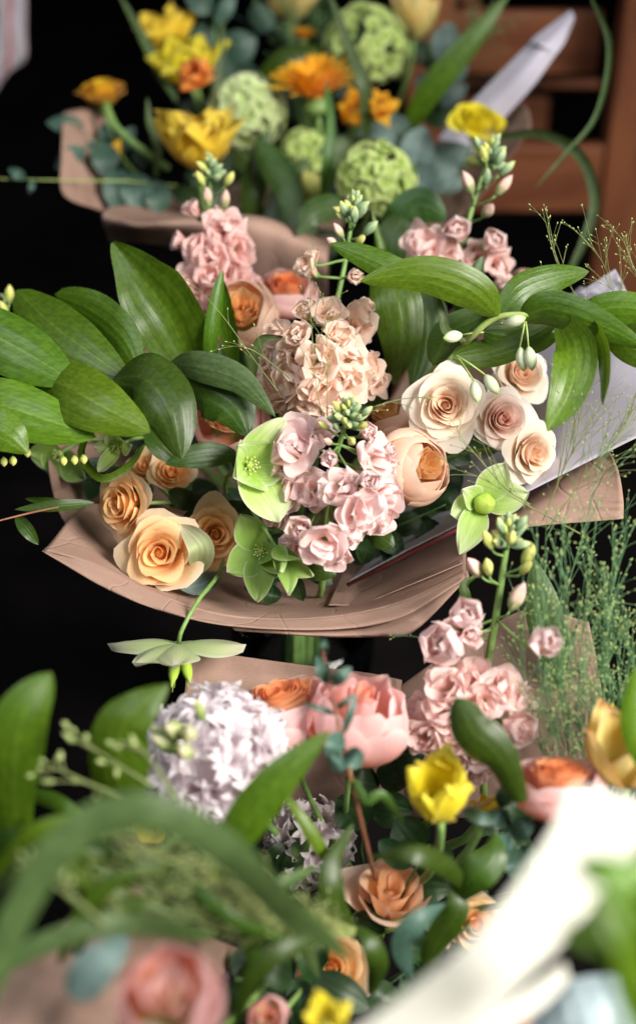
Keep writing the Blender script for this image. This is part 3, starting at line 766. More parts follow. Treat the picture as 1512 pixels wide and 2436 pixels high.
# glass vase holding the stems of the middle bouquet, standing on the floor between the papers
m, t = nt('vase_glass'); p = t.nodes.new('ShaderNodeBsdfPrincipled'); p.inputs['Transmission Weight'].default_value = 1; p.inputs['Roughness'].default_value = .03; p.inputs['Base Color'].default_value = (.85, .95, .9, 1); p.inputs['IOR'].default_value = 1.3
o_ = t.nodes.new('ShaderNodeOutputMaterial'); t.links.new(p.outputs[0], o_.inputs[0]); M['glass'] = m
def vase(bind, label, r=.07, h=.22, dx=0):
    c = BIND[bind].copy(); c.z = 0; c.x += dx
    T = thing('glass_vase', label, 'vase', c)
    prof = [(.0, .006), (r * .9, .006), (r, .02), (r * .96, h * .5), (r * 1.05, h), (r * 1.02, h), (r * .92, h * .5), (r * .93, .026), (0, .02)]
    P = np.zeros((len(prof), 32, 3)); A = np.zeros((len(prof), 32, 3)) + .5
    for i, (q, z) in enumerate(prof):
        for j in range(32):
            a = j / 32 * 6.28319; P[i, j] = (c.x + (q + 1e-4) * math.cos(a), c.y + (q + 1e-4) * math.sin(a), z)
    mb = MB(); mb.grid(P, A, True); part(T, 'bowl', mb, 'glass')
    T2 = thing('cut_stem_bundle', 'bundle of cut green stems standing in the glass vase', 'stems', c + Vector((0, 0, .03)))
    rng = random.Random(9)
    for k in range(18):
        a = rng.uniform(0, 6.3); q = rng.uniform(.01, r * .72)
        mb = MB(); mb.tube([BIND[bind] + Vector((math.cos(a) * .012, math.sin(a) * .012, .03)), c + Vector((math.cos(a) * q * .5, math.sin(a) * q * .5, .14)), c + Vector((-math.cos(a) * q, -math.sin(a) * q, .03))], .0024, 6)
        part(T2, 'stem', mb, 'stem' if k % 2 else 'stem_dark')
vase('mid', 'clear glass vase under the middle bouquet, seen dimly between the two papers')

# ------------------------------------------------------------------ kraft papers
sheet('kraft paper wrap of the middle bouquet with peach roses, its rim folded over', 'kraft_wrap', 'wrapping paper', [
    ('front_panel', [
        [(560, 1215, 1.32), (600, 1215, 1.34), (640, 1220, 1.34), (700, 1225, 1.34), (740, 1225, 1.34), (800, 1215, 1.34), (860, 1200, 1.34), (900, 1190, 1.32)],
        [(242, 1190, 1.10), (320, 1262, 1.12), (410, 1345, 1.12), (560, 1378, 1.12), (720, 1392, 1.12), (860, 1372, 1.12), (980, 1312, 1.12), (1085, 1250, 1.12)],
        [(103, 1308, .992), (225, 1345, .978), (345, 1402, .968), (475, 1452, .962), (620, 1474, .958), (800, 1468, .956), (960, 1432, .966), (1110, 1362, .99)]]),
    ('folded_hem', [
        [(103, 1308, .9915), (225, 1345, .9775), (345, 1402, .9675), (475, 1452, .9615), (620, 1474, .9575), (800, 1468, .9555), (960, 1432, .9655), (1110, 1362, .9895)],
        [(105, 1313, .985), (236, 1392, .966), (350, 1442, .954), (486, 1480, .946), (630, 1496, .942), (800, 1497, .940), (950, 1470, .948), (1095, 1384, .978)],
        [(160, 1320, 1.02), (270, 1385, 1.0), (370, 1428, .99), (500, 1464, .98), (640, 1480, .975), (800, 1480, .975), (930, 1452, .985), (1050, 1384, 1.01)]]),
    ('outer_layer', [
        [(540, 1462, .972), (660, 1470, .966), (790, 1466, .964), (900, 1450, .966), (1000, 1416, .972), (1112, 1356, .992)],
        [(560, 1500, .955), (690, 1510, .950), (800, 1516, .948), (900, 1514, .948), (984, 1502, .950), (1108, 1378, .986)],
        [(600, 1478, 1.04), (690, 1484, 1.04), (780, 1486, 1.04), (860, 1480, 1.04), (930, 1468, 1.04), (1030, 1400, 1.05)]]),
    ('left_panel', [
        [(560, 1130, 1.33), (590, 1180, 1.33), (600, 1240, 1.33), (620, 1290, 1.33)],
        [(330, 1010, 1.20), (330, 1110, 1.19), (330, 1200, 1.18), (350, 1290, 1.16)],
        [(112, 1050, 1.10), (120, 1140, 1.095), (150, 1235, 1.09), (232, 1330, 1.07)]]),
    ('right_flap', [
        [(860, 1240, 1.30), (870, 1270, 1.28), (880, 1310, 1.26), (900, 1350, 1.24)],
        [(1180, 1150, 1.13), (1170, 1200, 1.10), (1130, 1260, 1.07), (1090, 1320, 1.045)],
        [(1400, 1030, 1.03), (1360, 1110, 1.02), (1290, 1190, 1.01), (1200, 1262, 1.01)],
        [(1443, 1060, 1.00), (1470, 1120, .99), (1482, 1190, .985), (1482, 1234, .985)]]),
    ('inner_fold', [
        [(830, 1330, 1.20), (880, 1345, 1.18), (960, 1330, 1.16), (1050, 1290, 1.14)],
        [(780, 1440, 1.0), (860, 1436, 1.0), (980, 1390, 1.0), (1100, 1340, 1.01)]]),
    ('back_panel', [
        [(800, 1180, 1.36), (840, 1180, 1.36), (880, 1180, 1.35)],
        [(1020, 800, 1.26), (1200, 860, 1.22), (1340, 900, 1.18)],
        [(1140, 690, 1.20), (1230, 640, 1.17), (1310, 650, 1.15)]]),
    ], 'kraft', .0005, wr=.0005, crs=.0022)
sheet('lilac white paper sheet standing inside the kraft wrap behind the cream roses', 'tissue_sheet', 'wrapping paper', [
    ('sheet', [
        [(850, 1210, 1.27), (980, 1120, 1.25), (1110, 960, 1.22), (1240, 800, 1.19), (1380, 680, 1.15)],
        [(870, 1330, 1.14), (1040, 1220, 1.12), (1220, 1060, 1.09), (1400, 870, 1.06), (1560, 760, 1.04)],
        [(826, 1384, 1.055), (1010, 1288, 1.03), (1230, 1182, 1.00), (1450, 1072, .975), (1680, 960, .95)]]),
    ('peak', [[(1378, 695, 1.14), (1420, 735, 1.13), (1470, 790, 1.12)], [(1462, 640, 1.12), (1478, 670, 1.115), (1496, 710, 1.11)]]),
    ], 'cello', .0005, wr=.0002, crs=.0012)
T = thing('dark_red_card', 'thin dark red card edge lying inside the kraft wrap below the pink stock', 'card', W(820, 1392, 1.05))
mb = MB(); mb.tube([W(826, 1392, 1.045), W(1010, 1298, 1.02), W(1150, 1228, 1.0)], .0016, 6); part(T, 'edge', mb, 'ribbon_red')
sheet('kraft paper wrap of the lower bouquet, its square corner upright behind the pink roses', 'kraft_wrap', 'wrapping paper', [
    ('back_panel', [
        [(449, 1544, .985), (690, 1578, .99), (880, 1602, .995), (955, 1618, 1.0)],
        [(438, 1670, .985), (690, 1700, .99), (880, 1730, 1.0), (960, 1740, 1.0)],
        [(430, 1900, .99), (690, 1920, 1.0), (880, 1940, 1.02), (960, 1950, 1.02)]]),
    ('right_panel', [
        [(905, 1668, 1.01), (1010, 1590, .99), (1130, 1512, .975), (1262, 1448, .965), (1400, 1480, .95)],
        [(905, 1760, 1.01), (1020, 1730, .99), (1150, 1690, .98), (1290, 1650, .96), (1430, 1640, .94)],
        [(905, 1950, 1.04), (1020, 1950, 1.0), (1150, 1940, .98), (1300, 1900, .96), (1450, 1860, .94)]]),
    ('left_flap', [
        [(-60, 2440, .66), (20, 2320, .67), (110, 2230, .69), (215, 2150, .71), (330, 2110, .74)],
        [(20, 2560, .64), (120, 2430, .66), (220, 2330, .68), (330, 2250, .71), (430, 2200, .76)],
        [(240, 2640, .66), (330, 2540, .70), (430, 2420, .74), (520, 2330, .80), (600, 2270, .86)]]),
    ('lower_fold', [
        [(1120, 2520, .60), (1170, 2420, .62), (1230, 2380, .64), (1290, 2350, .66)],
        [(1200, 2560, .60), (1250, 2480, .62), (1300, 2440, .64), (1350, 2420, .66)]]),
    ], 'kraft', .0005, seed=3, wr=.0006, crs=.0012)
sheet('shadowed kraft paper wrap round the yellow and orange bouquet at the back', 'kraft_wrap', 'wrapping paper', [
    ('front_panel', [
        [(640, 420, 1.68), (680, 420, 1.68), (720, 420, 1.68), (760, 430, 1.68), (800, 440, 1.68), (860, 450, 1.68)],
        [(340, 480, 1.46), (420, 500, 1.46), (500, 510, 1.46), (600, 520, 1.46), (700, 540, 1.46), (800, 560, 1.46)],
        [(246, 503, 1.29), (330, 524, 1.27), (450, 520, 1.26), (600, 522, 1.26), (690, 552, 1.265), (780, 605, 1.27)],
        [(262, 578, 1.33), (340, 578, 1.31), (430, 600, 1.31), (560, 690, 1.32), (680, 730, 1.33), (780, 760, 1.34)]]),
    ('left_flap', [
        [(152, 266, 1.46), (200, 258, 1.47), (262, 266, 1.50)],
        [(146, 370, 1.40), (200, 380, 1.43), (262, 390, 1.48)],
        [(152, 462, 1.36), (200, 490, 1.38), (256, 520, 1.42)],
        [(240, 500, 1.36), (300, 500, 1.44), (420, 480, 1.55)]]),
    ('right_flap', [
        [(1010, 420, 1.60), (1060, 380, 1.58), (1120, 300, 1.55), (1190, 220, 1.52)],
        [(1010, 470, 1.56), (1070, 440, 1.54), (1150, 370, 1.50), (1250, 255, 1.46)],
        [(1020, 560, 1.50), (1090, 520, 1.48), (1180, 420, 1.46), (1262, 300, 1.44)]]),
    ], 'kraft', .0006, seed=5, wr=.001, crs=.002)
sheet('rolled white paper sheet sticking up behind the yellow ranunculus, its tip twisted', 'paper_roll', 'wrapping paper', [
    ('sheet', [
        [(1040, 330, 1.50), (1140, 222, 1.47), (1210, 150, 1.45), (1262, 98, 1.44)],
        [(1080, 345, 1.485), (1175, 245, 1.455), (1240, 178, 1.435), (1292, 112, 1.425)],
        [(1120, 370, 1.49), (1206, 272, 1.46), (1270, 200, 1.44), (1322, 128, 1.43)]]),
    ('twisted_tip', [
        [(1258, 98, 1.44), (1290, 72, 1.45), (1358, 22, 1.46)],
        [(1285, 108, 1.42), (1316, 92, 1.43), (1364, 36, 1.45)],
        [(1322, 128, 1.43), (1342, 100, 1.44), (1366, 44, 1.46)]]),
    ], 'cello', .0006, wr=.00008)
sheet('curled bright white paper sheet crossing the lower right corner in front', 'paper_sheet', 'wrapping paper', [
    ('sheet', [
        [(1368, 1876, .476), (1300, 2000, .474), (1200, 2140, .476), (1080, 2270, .478), (930, 2390, .482), (780, 2500, .486)],
        [(1440, 1890, .478), (1385, 2020, .477), (1280, 2170, .480), (1170, 2300, .482), (1040, 2400, .486), (900, 2520, .49)],
        [(1580, 1925, .49), (1478, 2060, .49), (1350, 2225, .49), (1235, 2345, .495), (1180, 2420, .50), (1060, 2560, .50)]]),
    ], 'cream_paper', .0005, wr=.00003)
sheet('second strip of white paper folded under the bright sheet at the bottom edge', 'paper_sheet', 'wrapping paper', [
    ('sheet', [
        [(1340, 2290, .525), (1260, 2350, .53), (1180, 2420, .53), (1080, 2520, .53)],
        [(1352, 2330, .53), (1290, 2395, .53), (1220, 2440, .53), (1120, 2560, .53)]]),
    ], 'cream_paper', .0005, wr=.00003)
sheet('pale blue grey tissue paper crumpled in the bottom right corner', 'tissue_sheet', 'wrapping paper', [
    ('sheet', [
        [(1280, 2350, .60), (1360, 2330, .59), (1450, 2320, .585), (1560, 2330, .58)],
        [(1265, 2420, .59), (1360, 2400, .575), (1450, 2400, .57), (1560, 2400, .565)],
        [(1270, 2540, .58), (1360, 2540, .57), (1450, 2540, .565), (1560, 2540, .56)]]),
    ], 'blue_paper', .0006, wr=.0004)
# ------------------------------------------------------------------ MIDDLE BOUQUET: roses
rose(1060, 964, .985, 92, (-.10, .02, 1), 'largest open cream rose right of centre, facing the viewer', mat='rose_cream', seed=11, n=30, flat=.42, group='cream spray roses', curl=.22)
rose(1196, 996, .995, 76, (.12, .05, 1), 'blush cream rose between the largest cream rose and the half hidden one', mat='rose_blush', seed=12, n=27, flat=.42, curl=.18, group='cream spray roses')
rose(1268, 1078, 1.00, 74, (.45, -.12, .8), 'lowest cream rose, turned right above the white paper', mat='rose_cream', seed=13, n=26, flat=.38, curl=.2, group='cream spray roses')
rose(1240, 888, 1.05, 74, (.25, .25, .9), 'cream rose behind the hanging white bell flowers', mat='rose_cream', seed=14, n=26, flat=.4, curl=.2, group='cream spray roses')
garden_rose(985, 1112, .985, 104, (.55, .12, .75), 'plump peach garden rose facing right beside the front pink stock', seed=21, mouth=.30, heart_r=.34, Hh=1.25, spin=.4, curl=.03, n_out=12, n_in=20, wide=1.15)
garden_rose(925, 1000, 1.05, 62, (-.3, .7, .4), 'peach garden rose half hidden behind the largest cream rose', seed=22, mouth=.6, n_out=8)
garden_rose(575, 745, 1.11, 88, (.05, .25, .9), 'soft peach garden rose behind the upright narrow leaf', seed=23, mouth=.55, heart_r=.5)
garden_rose(680, 700, 1.18, 78, (.1, .6, .6), 'coral garden rose in shade behind the centre stock', mats=('garden_coral', 'coral_heart'), seed=24)
garden_rose(545, 990, 1.06, 92, (-.05, .1, .9), 'coral rose mostly hidden under the broad dark leaves', mats=('garden_coral', 'garden_heart'), seed=25, mouth=.7)
rose(380, 1315, .985, 96, (-.12, .02, .95), 'large open peach rose resting nearest the paper rim', mat='rose_peach', seed=31, n=24, flat=.45, pinch=.10, curl=.24, group='peach spray roses')
rose(290, 1200, 1.0, 84, (-.62, -.05, .75), 'peach rose turned left, topmost in the paper corner', mat='rose_peach', seed=32, n=22, flat=.35, pinch=.10, curl=.22, group='peach spray roses')
rose(512, 1272, 1.02, 78, (.10, .0, .95), 'deeper peach rose beside the green hellebore petals', mat='rose_peach', seed=33, n=24, flat=.4, pinch=.06, curl=.18, group='peach spray roses')
rose(345, 1112, 1.06, 52, (-.2, .4, .8), 'small orange rosebud under the left leaves', mat='rose_peach', seed=34, n=16, flat=.3, pinch=.08, group='peach spray roses')
rose(408, 1122, 1.05, 58, (.1, .3, .85), 'half open peach rose right of the small orange rosebud', mat='rose_peach', seed=35, n=18, flat=.3, pinch=.1, group='peach spray roses')
T = thing('rose_petal_bract', 'loose pale green and cream outer petal beside the largest peach rose', 'petal', W(450, 1290, .99))
leafs(T, [dict(pts=[(470, 1360, 1.0), (476, 1300, .975), (428, 1248, .985)], w=62, prof=w_oval, cup=.4, wave=.08)], 'hellebore_dusk', 'petal')

# stock flowers ----------------------------------------------------------------
F = (0, .1, 1)
stock('front pink stock flower with grey green bud cluster, in the centre of the picture', 'mid',
      [(770, 1330, 1.02), (775, 1230, 1.0), (790, 1120, .965), (815, 1030, .94), (830, 965, .925)],
      [(700, 1068, .955, 56, (-.45, .25, .9), 'stock'), (668, 1110, .965, 40, (-.8, -.1, .6), 'stock'), (752, 1042, .955, 44, (-.1, .7, .7), 'stock'), (783, 1088, .94, 36, (-.05, -.2, 1), 'tight'),
       (868, 1030, .955, 34, (.5, .3, .8), 'tight'), (890, 1082, .945, 50, (.6, .1, .8), 'stock'), (915, 1080, .955, 36, (.8, .2, .5), 'tight'),
       (690, 1168, .965, 48, (-.6, -.1, .8), 'stock'), (664, 1222, .98, 42, (-.7, -.3, .6), 'stock'), (742, 1170, .955, 44, (-.2, -.05, 1), 'stock'),
       (812, 1160, .935, 44, (.0, .1, 1), 'stock'), (868, 1148, .930, 46, (.3, .2, .9), 'tight'), (908, 1180, .945, 50, (.6, -.1, .8), 'stock'),
       (850, 1216, .925, 58, (.15, -.15, 1), 'stock'), (902, 1235, .94, 40, (.5, -.4, .8), 'stock'),
       (722, 1262, .94, 50, (-.3, -.1, 1), 'tight'), (770, 1292, .925, 56, (-.05, -.35, .95), 'stock'), (800, 1322, .945, 36, (.1, -.7, .6), 'stock'), (700, 1300, .96, 34, (-.4, -.5, .7), 'stock'), (830, 1268, .94, 36, (.2, -.5, .8), 'stock'), (920, 1130, .96, 36, (.8, 0, .5), 'stock')],
      [(768, 1012, .935, 34, (-.6, .4, .7), 'bud_yellow'), (800, 985, .93, 36, (-.5, .6, .6), 'bud_green'), (836, 1050, .915, 40, (0, .1, 1), 'bud_yellow'), (862, 1012, .92, 36, (.5, .2, .8), 'bud_yellow'),
       (798, 1015, .92, 32, (-.2, .3, .9), 'bud_green'), (872, 978, .925, 34, (.7, .6, .5), 'bud_green'), (852, 992, .915, 30, (.3, .3, .9), 'bud_green'), (818, 1000, .912, 30, (-.1, .3, .9), 'bud_yellow'), (780, 1050, .935, 34, (-.5, .2, .8), 'bud_pink')],
      'stock_lilac', 41, tipn=24, tip_r=40)
bl = []; rng = random.Random(4)
for u, v, R, k in [(730, 745, 42, 'tight'), (780, 752, 44, 'stock'), (850, 768, 48, 'stock'), (862, 735, 34, 'tight'), (715, 802, 46, 'tight'), (660, 800, 34, 'stock'), (800, 800, 40, 'stock'), (640, 850, 34, 'stock'), (690, 850, 44, 'stock'),
                   (760, 860, 48, 'stock'), (830, 850, 48, 'stock'), (868, 880, 46, 'stock'), (640, 900, 40, 'stock'), (700, 905, 50, 'stock'), (760, 920, 50, 'stock'), (820, 905, 42, 'stock'), (680, 955, 42, 'stock'), (740, 965, 46, 'stock'), (790, 955, 40, 'stock'), (885, 905, 34, 'stock'), (650, 940, 34, 'stock')]:
    x = (u - 765) / 130; y = (850 - v) / 140
    bl.append((u, v, 1.04 - .055 * max(0, 1 - x * x - .6 * y * y) + .01 * (v < 780), R, (x * .9, y * .7, .8), k))
stock('pale peach stock flower with dense ruffled blossoms, just above the centre', 'mid',
      [(765, 960, 1.10), (770, 850, 1.08), (800, 720, 1.08), (825, 600, 1.075), (842, 478, 1.07)],
      bl + [(736, 645, 1.06, 42, (-.6, .2, .8), 'tight'), (745, 612, 1.07, 26, (-.2, .9, .4), 'tight'), (842, 655, 1.05, 32, (.3, -.2, .9), 'tight')],
      [(805, 548, 1.06, 40, (-.5, .7, .5), 'bud_pink'), (862, 500, 1.06, 40, (.5, .7, .5), 'bud_green'), (818, 497, 1.055, 40, (-.4, .8, .5), 'bud_green'), (843, 510, 1.05, 44, (0, .7, .7), 'bud_green'), (880, 542, 1.06, 44, (.7, .6, .4), 'bud_green'), (857, 570, 1.055, 38, (.4, .3, .8), 'bud_yellow'), (790, 575, 1.06, 36, (-.6, .3, .7), 'bud_pink')],
      'stock_peach', 42, tipn=18, tip_r=38)
stock('dusky rose stock flower at the back left, its tip against the yellow tulip', 'mid',
      [(520, 860, 1.2), (510, 700, 1.18), (505, 560, 1.17), (500, 460, 1.17), (498, 384, 1.165)],
      [(535, 540, 1.15, 46, (.2, .3, .9), 'stock'), (568, 592, 1.15, 42, (.5, 0, .85), 'stock'), (480, 592, 1.15, 44, (-.3, .1, .9), 'stock'), (430, 575, 1.16, 32, (-.9, .2, .3), 'tight'), (505, 620, 1.14, 40, (0, 0, 1), 'stock'),
       (462, 502, 1.16, 34, (-.5, .7, .5), 'tight'), (500, 665, 1.14, 46, (-.1, 0, 1), 'tight'), (555, 665, 1.15, 44, (.3, 0, .9), 'stock'), (460, 690, 1.15, 44, (-.4, 0, .9), 'stock'), (470, 750, 1.16, 42, (-.4, -.1, .9), 'stock'), (520, 720, 1.15, 44, (0, 0, 1), 'stock'), (590, 690, 1.16, 34, (.6, 0, .8), 'stock'), (480, 800, 1.17, 40, (-.3, -.2, .9), 'stock')],
      [(494, 468, 1.15, 46, (-.05, .8, .6), 'bud_pink'), (535, 474, 1.15, 46, (.15, .8, .6), 'bud_pink'), (545, 425, 1.15, 38, (.5, .7, .5), 'bud_yellow'), (477, 425, 1.15, 38, (-.4, .8, .5), 'bud_yellow')],
      'stock_rose', 43, tipn=16, tip_r=34)
stock('pink stock flower at the back right, tall bud tip against the chair rail', 'mid',
      [(1085, 760, 1.18), (1090, 640, 1.17), (1110, 540, 1.165), (1140, 440, 1.16), (1170, 345, 1.155)],
      [(1015, 590, 1.15, 44, (-.5, .1, .85), 'stock'), (1000, 570, 1.16, 28, (-.7, .5, .5), 'tight'), (1085, 555, 1.14, 50, (-.1, .2, .95), 'tight'), (1165, 578, 1.14, 48, (.4, .1, .9), 'tight'), (1185, 628, 1.15, 38, (.6, -.3, .8), 'stock'), (1050, 600, 1.15, 38, (-.2, -.1, .95), 'stock'), (1125, 610, 1.16, 36, (.1, -.1, .9), 'stock'), (1198, 660, 1.16, 24, (.5, -.8, .3), 'tight')],
      [(1112, 434, 1.14, 54, (-.4, .8, .4), 'bud_pink'), (1160, 500, 1.13, 52, (.3, .3, .9), 'bud_pink'), (1198, 440, 1.14, 54, (.6, .7, .4), 'bud_pink'), (1205, 400, 1.14, 44, (.7, .6, .4), 'bud_green'), (1150, 366, 1.14, 40, (-.3, .8, .4), 'bud_yellow'), (1190, 372, 1.14, 42, (.4, .8, .4), 'bud_green'), (1135, 340, 1.15, 34, (-.4, .8, .4), 'bud_green'), (1158, 420, 1.14, 40, (0, .8, .5), 'bud_green')],
      'stock_pink', 44, tipn=20, tip_r=40)
stock('tall stock flower with half open pink blossoms, in front of the ornamental grass', 'low',
      [(1150, 1760, .93), (1158, 1600, .905), (1180, 1460, .895), (1200, 1330, .89), (1212, 1250, .885)],
      [(1072, 1520, .885, 92, (-.5, -.1, .85), 'tight'), (1112, 1475, .885, 68, (-.1, .4, .8), 'tight'), (1118, 1510, .875, 40, (.2, .0, 1), 'tight'), (1282, 1528, .850, 64, (.5, .2, .8), 'tight')],
      [(1128, 1350, .88, 66, (-.5, .6, .6), 'bud_pink'), (1160, 1285, .88, 50, (-.4, .8, .4), 'bud_yellow'), (1160, 1350, .875, 48, (-.2, .8, .5), 'bud_yellow'), (1256, 1320, .88, 54, (.4, .8, .4), 'bud_yellow'), (1250, 1350, .875, 46, (.4, .6, .6), 'bud_yellow'), (1230, 1420, .875, 74, (.35, .8, .4), 'bud_pink'), (1190, 1250, .88, 42, (-.3, .8, .4), 'bud_green'), (1240, 1245, .88, 42, (.5, .8, .3), 'bud_green'), (1215, 1280, .87, 44, (.1, .7, .6), 'bud_yellow')],
      'stock_lilac', 45, r=.0038, tipn=20, tip_r=44)
stock('thick pink stock flower with ruffled blossoms behind the yellow tulip', 'low',
      [(1150, 1900, .93), (1150, 1800, .92), (1150, 1700, .91), (1160, 1640, .91)],
      [(1075, 1640, .875, 58, (-.4, .3, .85), 'stock'), (1060, 1690, .88, 50, (-.6, 0, .8), 'stock'), (1130, 1610, .88, 42, (0, .6, .7), 'stock'), (1195, 1640, .875, 52, (.3, .4, .85), 'stock'), (1225, 1665, .88, 46, (.6, .2, .8), 'stock'), (1218, 1730, .865, 62, (.4, -.1, .9), 'tight'), (1150, 1670, .87, 46, (0, .1, 1), 'stock'),
       (1010, 1690, .90, 44, (-.6, 0, .7), 'stock'), (1020, 1750, .89, 50, (-.4, -.1, .85), 'stock'), (1090, 1745, .88, 50, (-.2, -.1, .95), 'stock'), (1140, 1780, .88, 52, (0, -.2, .95), 'stock'), (1080, 1800, .89, 48, (-.2, -.3, .9), 'stock'), (1130, 1830, .89, 40, (.2, -.4, .8), 'stock')],
      [], 'stock_pink', 46, tipn=0)
stock('small stock flower with a yellow green bud tip at the far left edge', 'mid',
      [(60, 900, 1.16), (20, 800, 1.15), (10, 740, 1.15), (12, 700, 1.15)],
      [(-10, 860, 1.14, 34, (-.5, .1, .85), 'stock')],
      [(22, 700, 1.13, 42, (.1, .9, .3), 'bud_yellow'), (8, 735, 1.13, 40, (-.3, .8, .5), 'bud_yellow')],
      'stock_rose', 47, tipn=3, tip_r=18)
stock('stock flower glimpsed between the large leaves at the left', 'mid',
      [(330, 900, 1.15), (320, 860, 1.14), (330, 830, 1.14)],
      [(330, 832, 1.12, 34, (0, .3, .9), 'stock'), (262, 838, 1.13, 26, (-.3, .3, .8), 'stock'), (300, 890, 1.13, 34, (0, .0, .9), 'stock')],
      [(350, 800, 1.13, 30, (.1, .9, .3), 'bud_green')], 'stock_pink', 48, tipn=0)

# hellebores -------------------------------------------------------------------
hellebore('big pale green hellebore flower open toward the front pink stock', 588, 1108, .965, (.45, .05, .85),
          [(60, 1.45, .55, .9, 1.2, .35), (5, 1.0, .50, .9, 1.2, .25), (-66, 1.55, .70, 1.0, 1.55, .28), (140, .75, .62, .7, 1.2, .5), (212, .8, .66, .7, 1.2, .5)], Rpx=100, seed=51)
hellebore('dark green hellebore flower below the pale one, petals spread over the paper', 622, 1312, .98, (-.1, .05, .95),
          [(118, 1.25, .48, 1.1, 1.5, .2), (212, 1.15, .50, 1.1, 1.6, .2), (268, 1.5, .48, 1.1, 1.6, .15), (328, 1.25, .40, .9, 1.3, .3), (-10, .9, .36, .5, .9, .5)], 'hellebore_green', Rpx=82, seed=52)
hellebore('drooping green hellebore with folded petals beside the dark green one', 655, 1300, .955, (.45, -.6, .6),
          [(-30, 1.5, .42, .3, .7, .5), (60, 1.3, .40, .2, .6, .5), (160, 1.2, .34, .2, .5, .5), (250, 1.6, .40, .2, .9, .4)], 'hellebore_green', Rpx=78, seed=53, center=None)
hellebore('yellow green hellebore with a round ribbed seed pod, right of the roses', 1142, 1196, .985, (.1, .0, 1),
          [(62, 1.25, .46, 1.1, 1.4, .25), (12, 1.30, .48, 1.2, 1.5, .2), (150, .85, .34, .8, 1.0, .3), (200, .9, .42, 1.2, 1.6, .2), (245, 1.55, .40, 1.1, 1.7, .3)], 'hellebore', Rpx=88, seed=54, center='pod')
hellebore('hanging dusky hellebore flower dangling below the paper rim', 425, 1530, .955, (-.02, -.92, -.12),
          [(192, 1.9, .62, 1.75, 1.0, .45), (258, 1.15, .72, 1.5, .75, .5), (-4, 1.7, .60, 1.75, 1.2, .45), (90, 1.3, .6, 1.6, .9, .4), (140, 1.4, .6, 1.6, .9, .4), (312, 1.35, .6, 1.6, .85, .45)], 'hellebore_dusk', ruf=.07, Rpx=92, seed=55, center='long', stem=[(545, 1290, 1.06), (520, 1365, 1.0), (470, 1430, .955), (432, 1500, .945)])
hellebore('small white green hellebore peeping out under the left leaves', 285, 1060, 1.03, (-.3, -.35, .85),
          [(180, .9, .34, .9, 1.4, .3), (235, 1.2, .30, .8, 1.4, .4), (20, .9, .34, .8, 1.2, .4), (100, .8, .4, .8, 1.2, .3)], 'hellebore', Rpx=66, seed=56)
hellebore('grey green hellebore behind the left leaves, above the paper corner', 150, 1075, 1.10, (-.3, -.5, .8),
          [(180, 1.0, .5, 1.0, 1.4, .3), (250, .8, .5, 1.0, 1.4, .3), (330, 1.1, .5, 1.0, 1.4, .3)], 'hellebore_green', Rpx=80, seed=57)

# left arching leafy branch -------------------------------------------------------
b = base_pt('mid'); T = thing('arching_leafy_branch', 'arching branch of broad glossy overlapping leaves reaching left', 'foliage branch', b, 'arching leafy branches')
P = [b] + [W(*p) for p in [(600, 1080, 1.16), (470, 1010, 1.08), (330, 940, 1.02), (190, 880, .985), (60, 850, .97), (-60, 840, .96)]]
mb = MB(); mb.tube(spline(P, 26), .0022, 8); part(T, 'stem', mb, 'stem_pale')
leafs(T, [
    dict(pts=[(-160, 770, .99), (-40, 790, .965), (80, 850, .955), (182, 915, .955)], w=170, cup=-.22, roll=-12, mat='leaf'),
    dict(pts=[(-140, 960, .97), (-20, 960, .945), (100, 995, .935), (228, 1040, .935)], w=158, cup=-.25, roll=-8, mat='leaf_light'),
    dict(pts=[(92, 905, .975), (150, 915, .945), (240, 965, .925), (358, 1028, .925)], w=172, cup=-.28, roll=(-20, -4), mat='leaf_light'),
    dict(pts=[(40, 690, 1.06), (110, 760, 1.03), (200, 830, 1.01), (310, 905, 1.0)], w=150, cup=-.18, roll=-10, mat='leaf'),
    dict(pts=[(130, 700, 1.07), (220, 740, 1.05), (290, 800, 1.03), (335, 890, 1.02)], w=110, cup=-.25, roll=20, mat='leaf'),
    dict(pts=[(270, 900, .985), (340, 900, .96), (400, 970, .945), (432, 1092, .945)], w=176, cup=-.35, roll=(-25, 12), mat='leaf_dark'),
    dict(pts=[(-90, 1000, .95), (-40, 1010, .935), (20, 1035, .93), (66, 1078, .935)], w=120, cup=-.25, roll=0, mat='leaf_light'),
    dict(pts=[(420, 935, 1.03), (480, 925, 1.01), (550, 960, 1.0), (592, 1038, 1.0)], w=150, cup=-.2, roll=0, mat='leaf_dark'),
], 'leaf', seed=1)
for k, (u, v) in enumerate([(8, 1100), (30, 1098), (150, 1098), (176, 1096), (198, 1094), (64, 1078)]):
    mb = MB(); mb.egg(W(u, v - 14, .955), D(.1, -1, .1), .0075, .0028, 8, 8, rnd=.9); part(T, 'bell_flower', mb, 'bud_yellow')
T = thing('folded_leaf', 'tall broad leaf folded lengthwise, upright left of the dusky rose stock', 'leaf', W(470, 900, 1.10))
leafs(T, [dict(pts=[(268, 576, 1.05), (335, 660, 1.045), (400, 750, 1.05), (462, 880, 1.07)], w=170, prof=lambda u: min(1, (u * 2.0 + .03) ** .8) * (1 - .35 * max(0, u - .75) * 4), cup=.1, fold=.25, roll=12)], 'leaf', seed=7)
blade('narrow upright leaf standing in front of the soft peach garden rose', [(500, 880, 1.06), (505, 800, 1.045), (518, 710, 1.04), (530, 640, 1.04)], 46, 'leaf', 25, w_ovate, -.4, name='pointed_leaf', bind='mid')
blade('pale backed narrow leaf leaning beside the narrow upright leaf', [(560, 880, 1.07), (548, 800, 1.06), (536, 730, 1.05), (530, 665, 1.05)], 58, 'leaf', -30, w_ovate, .3, name='pointed_leaf', bind='mid')
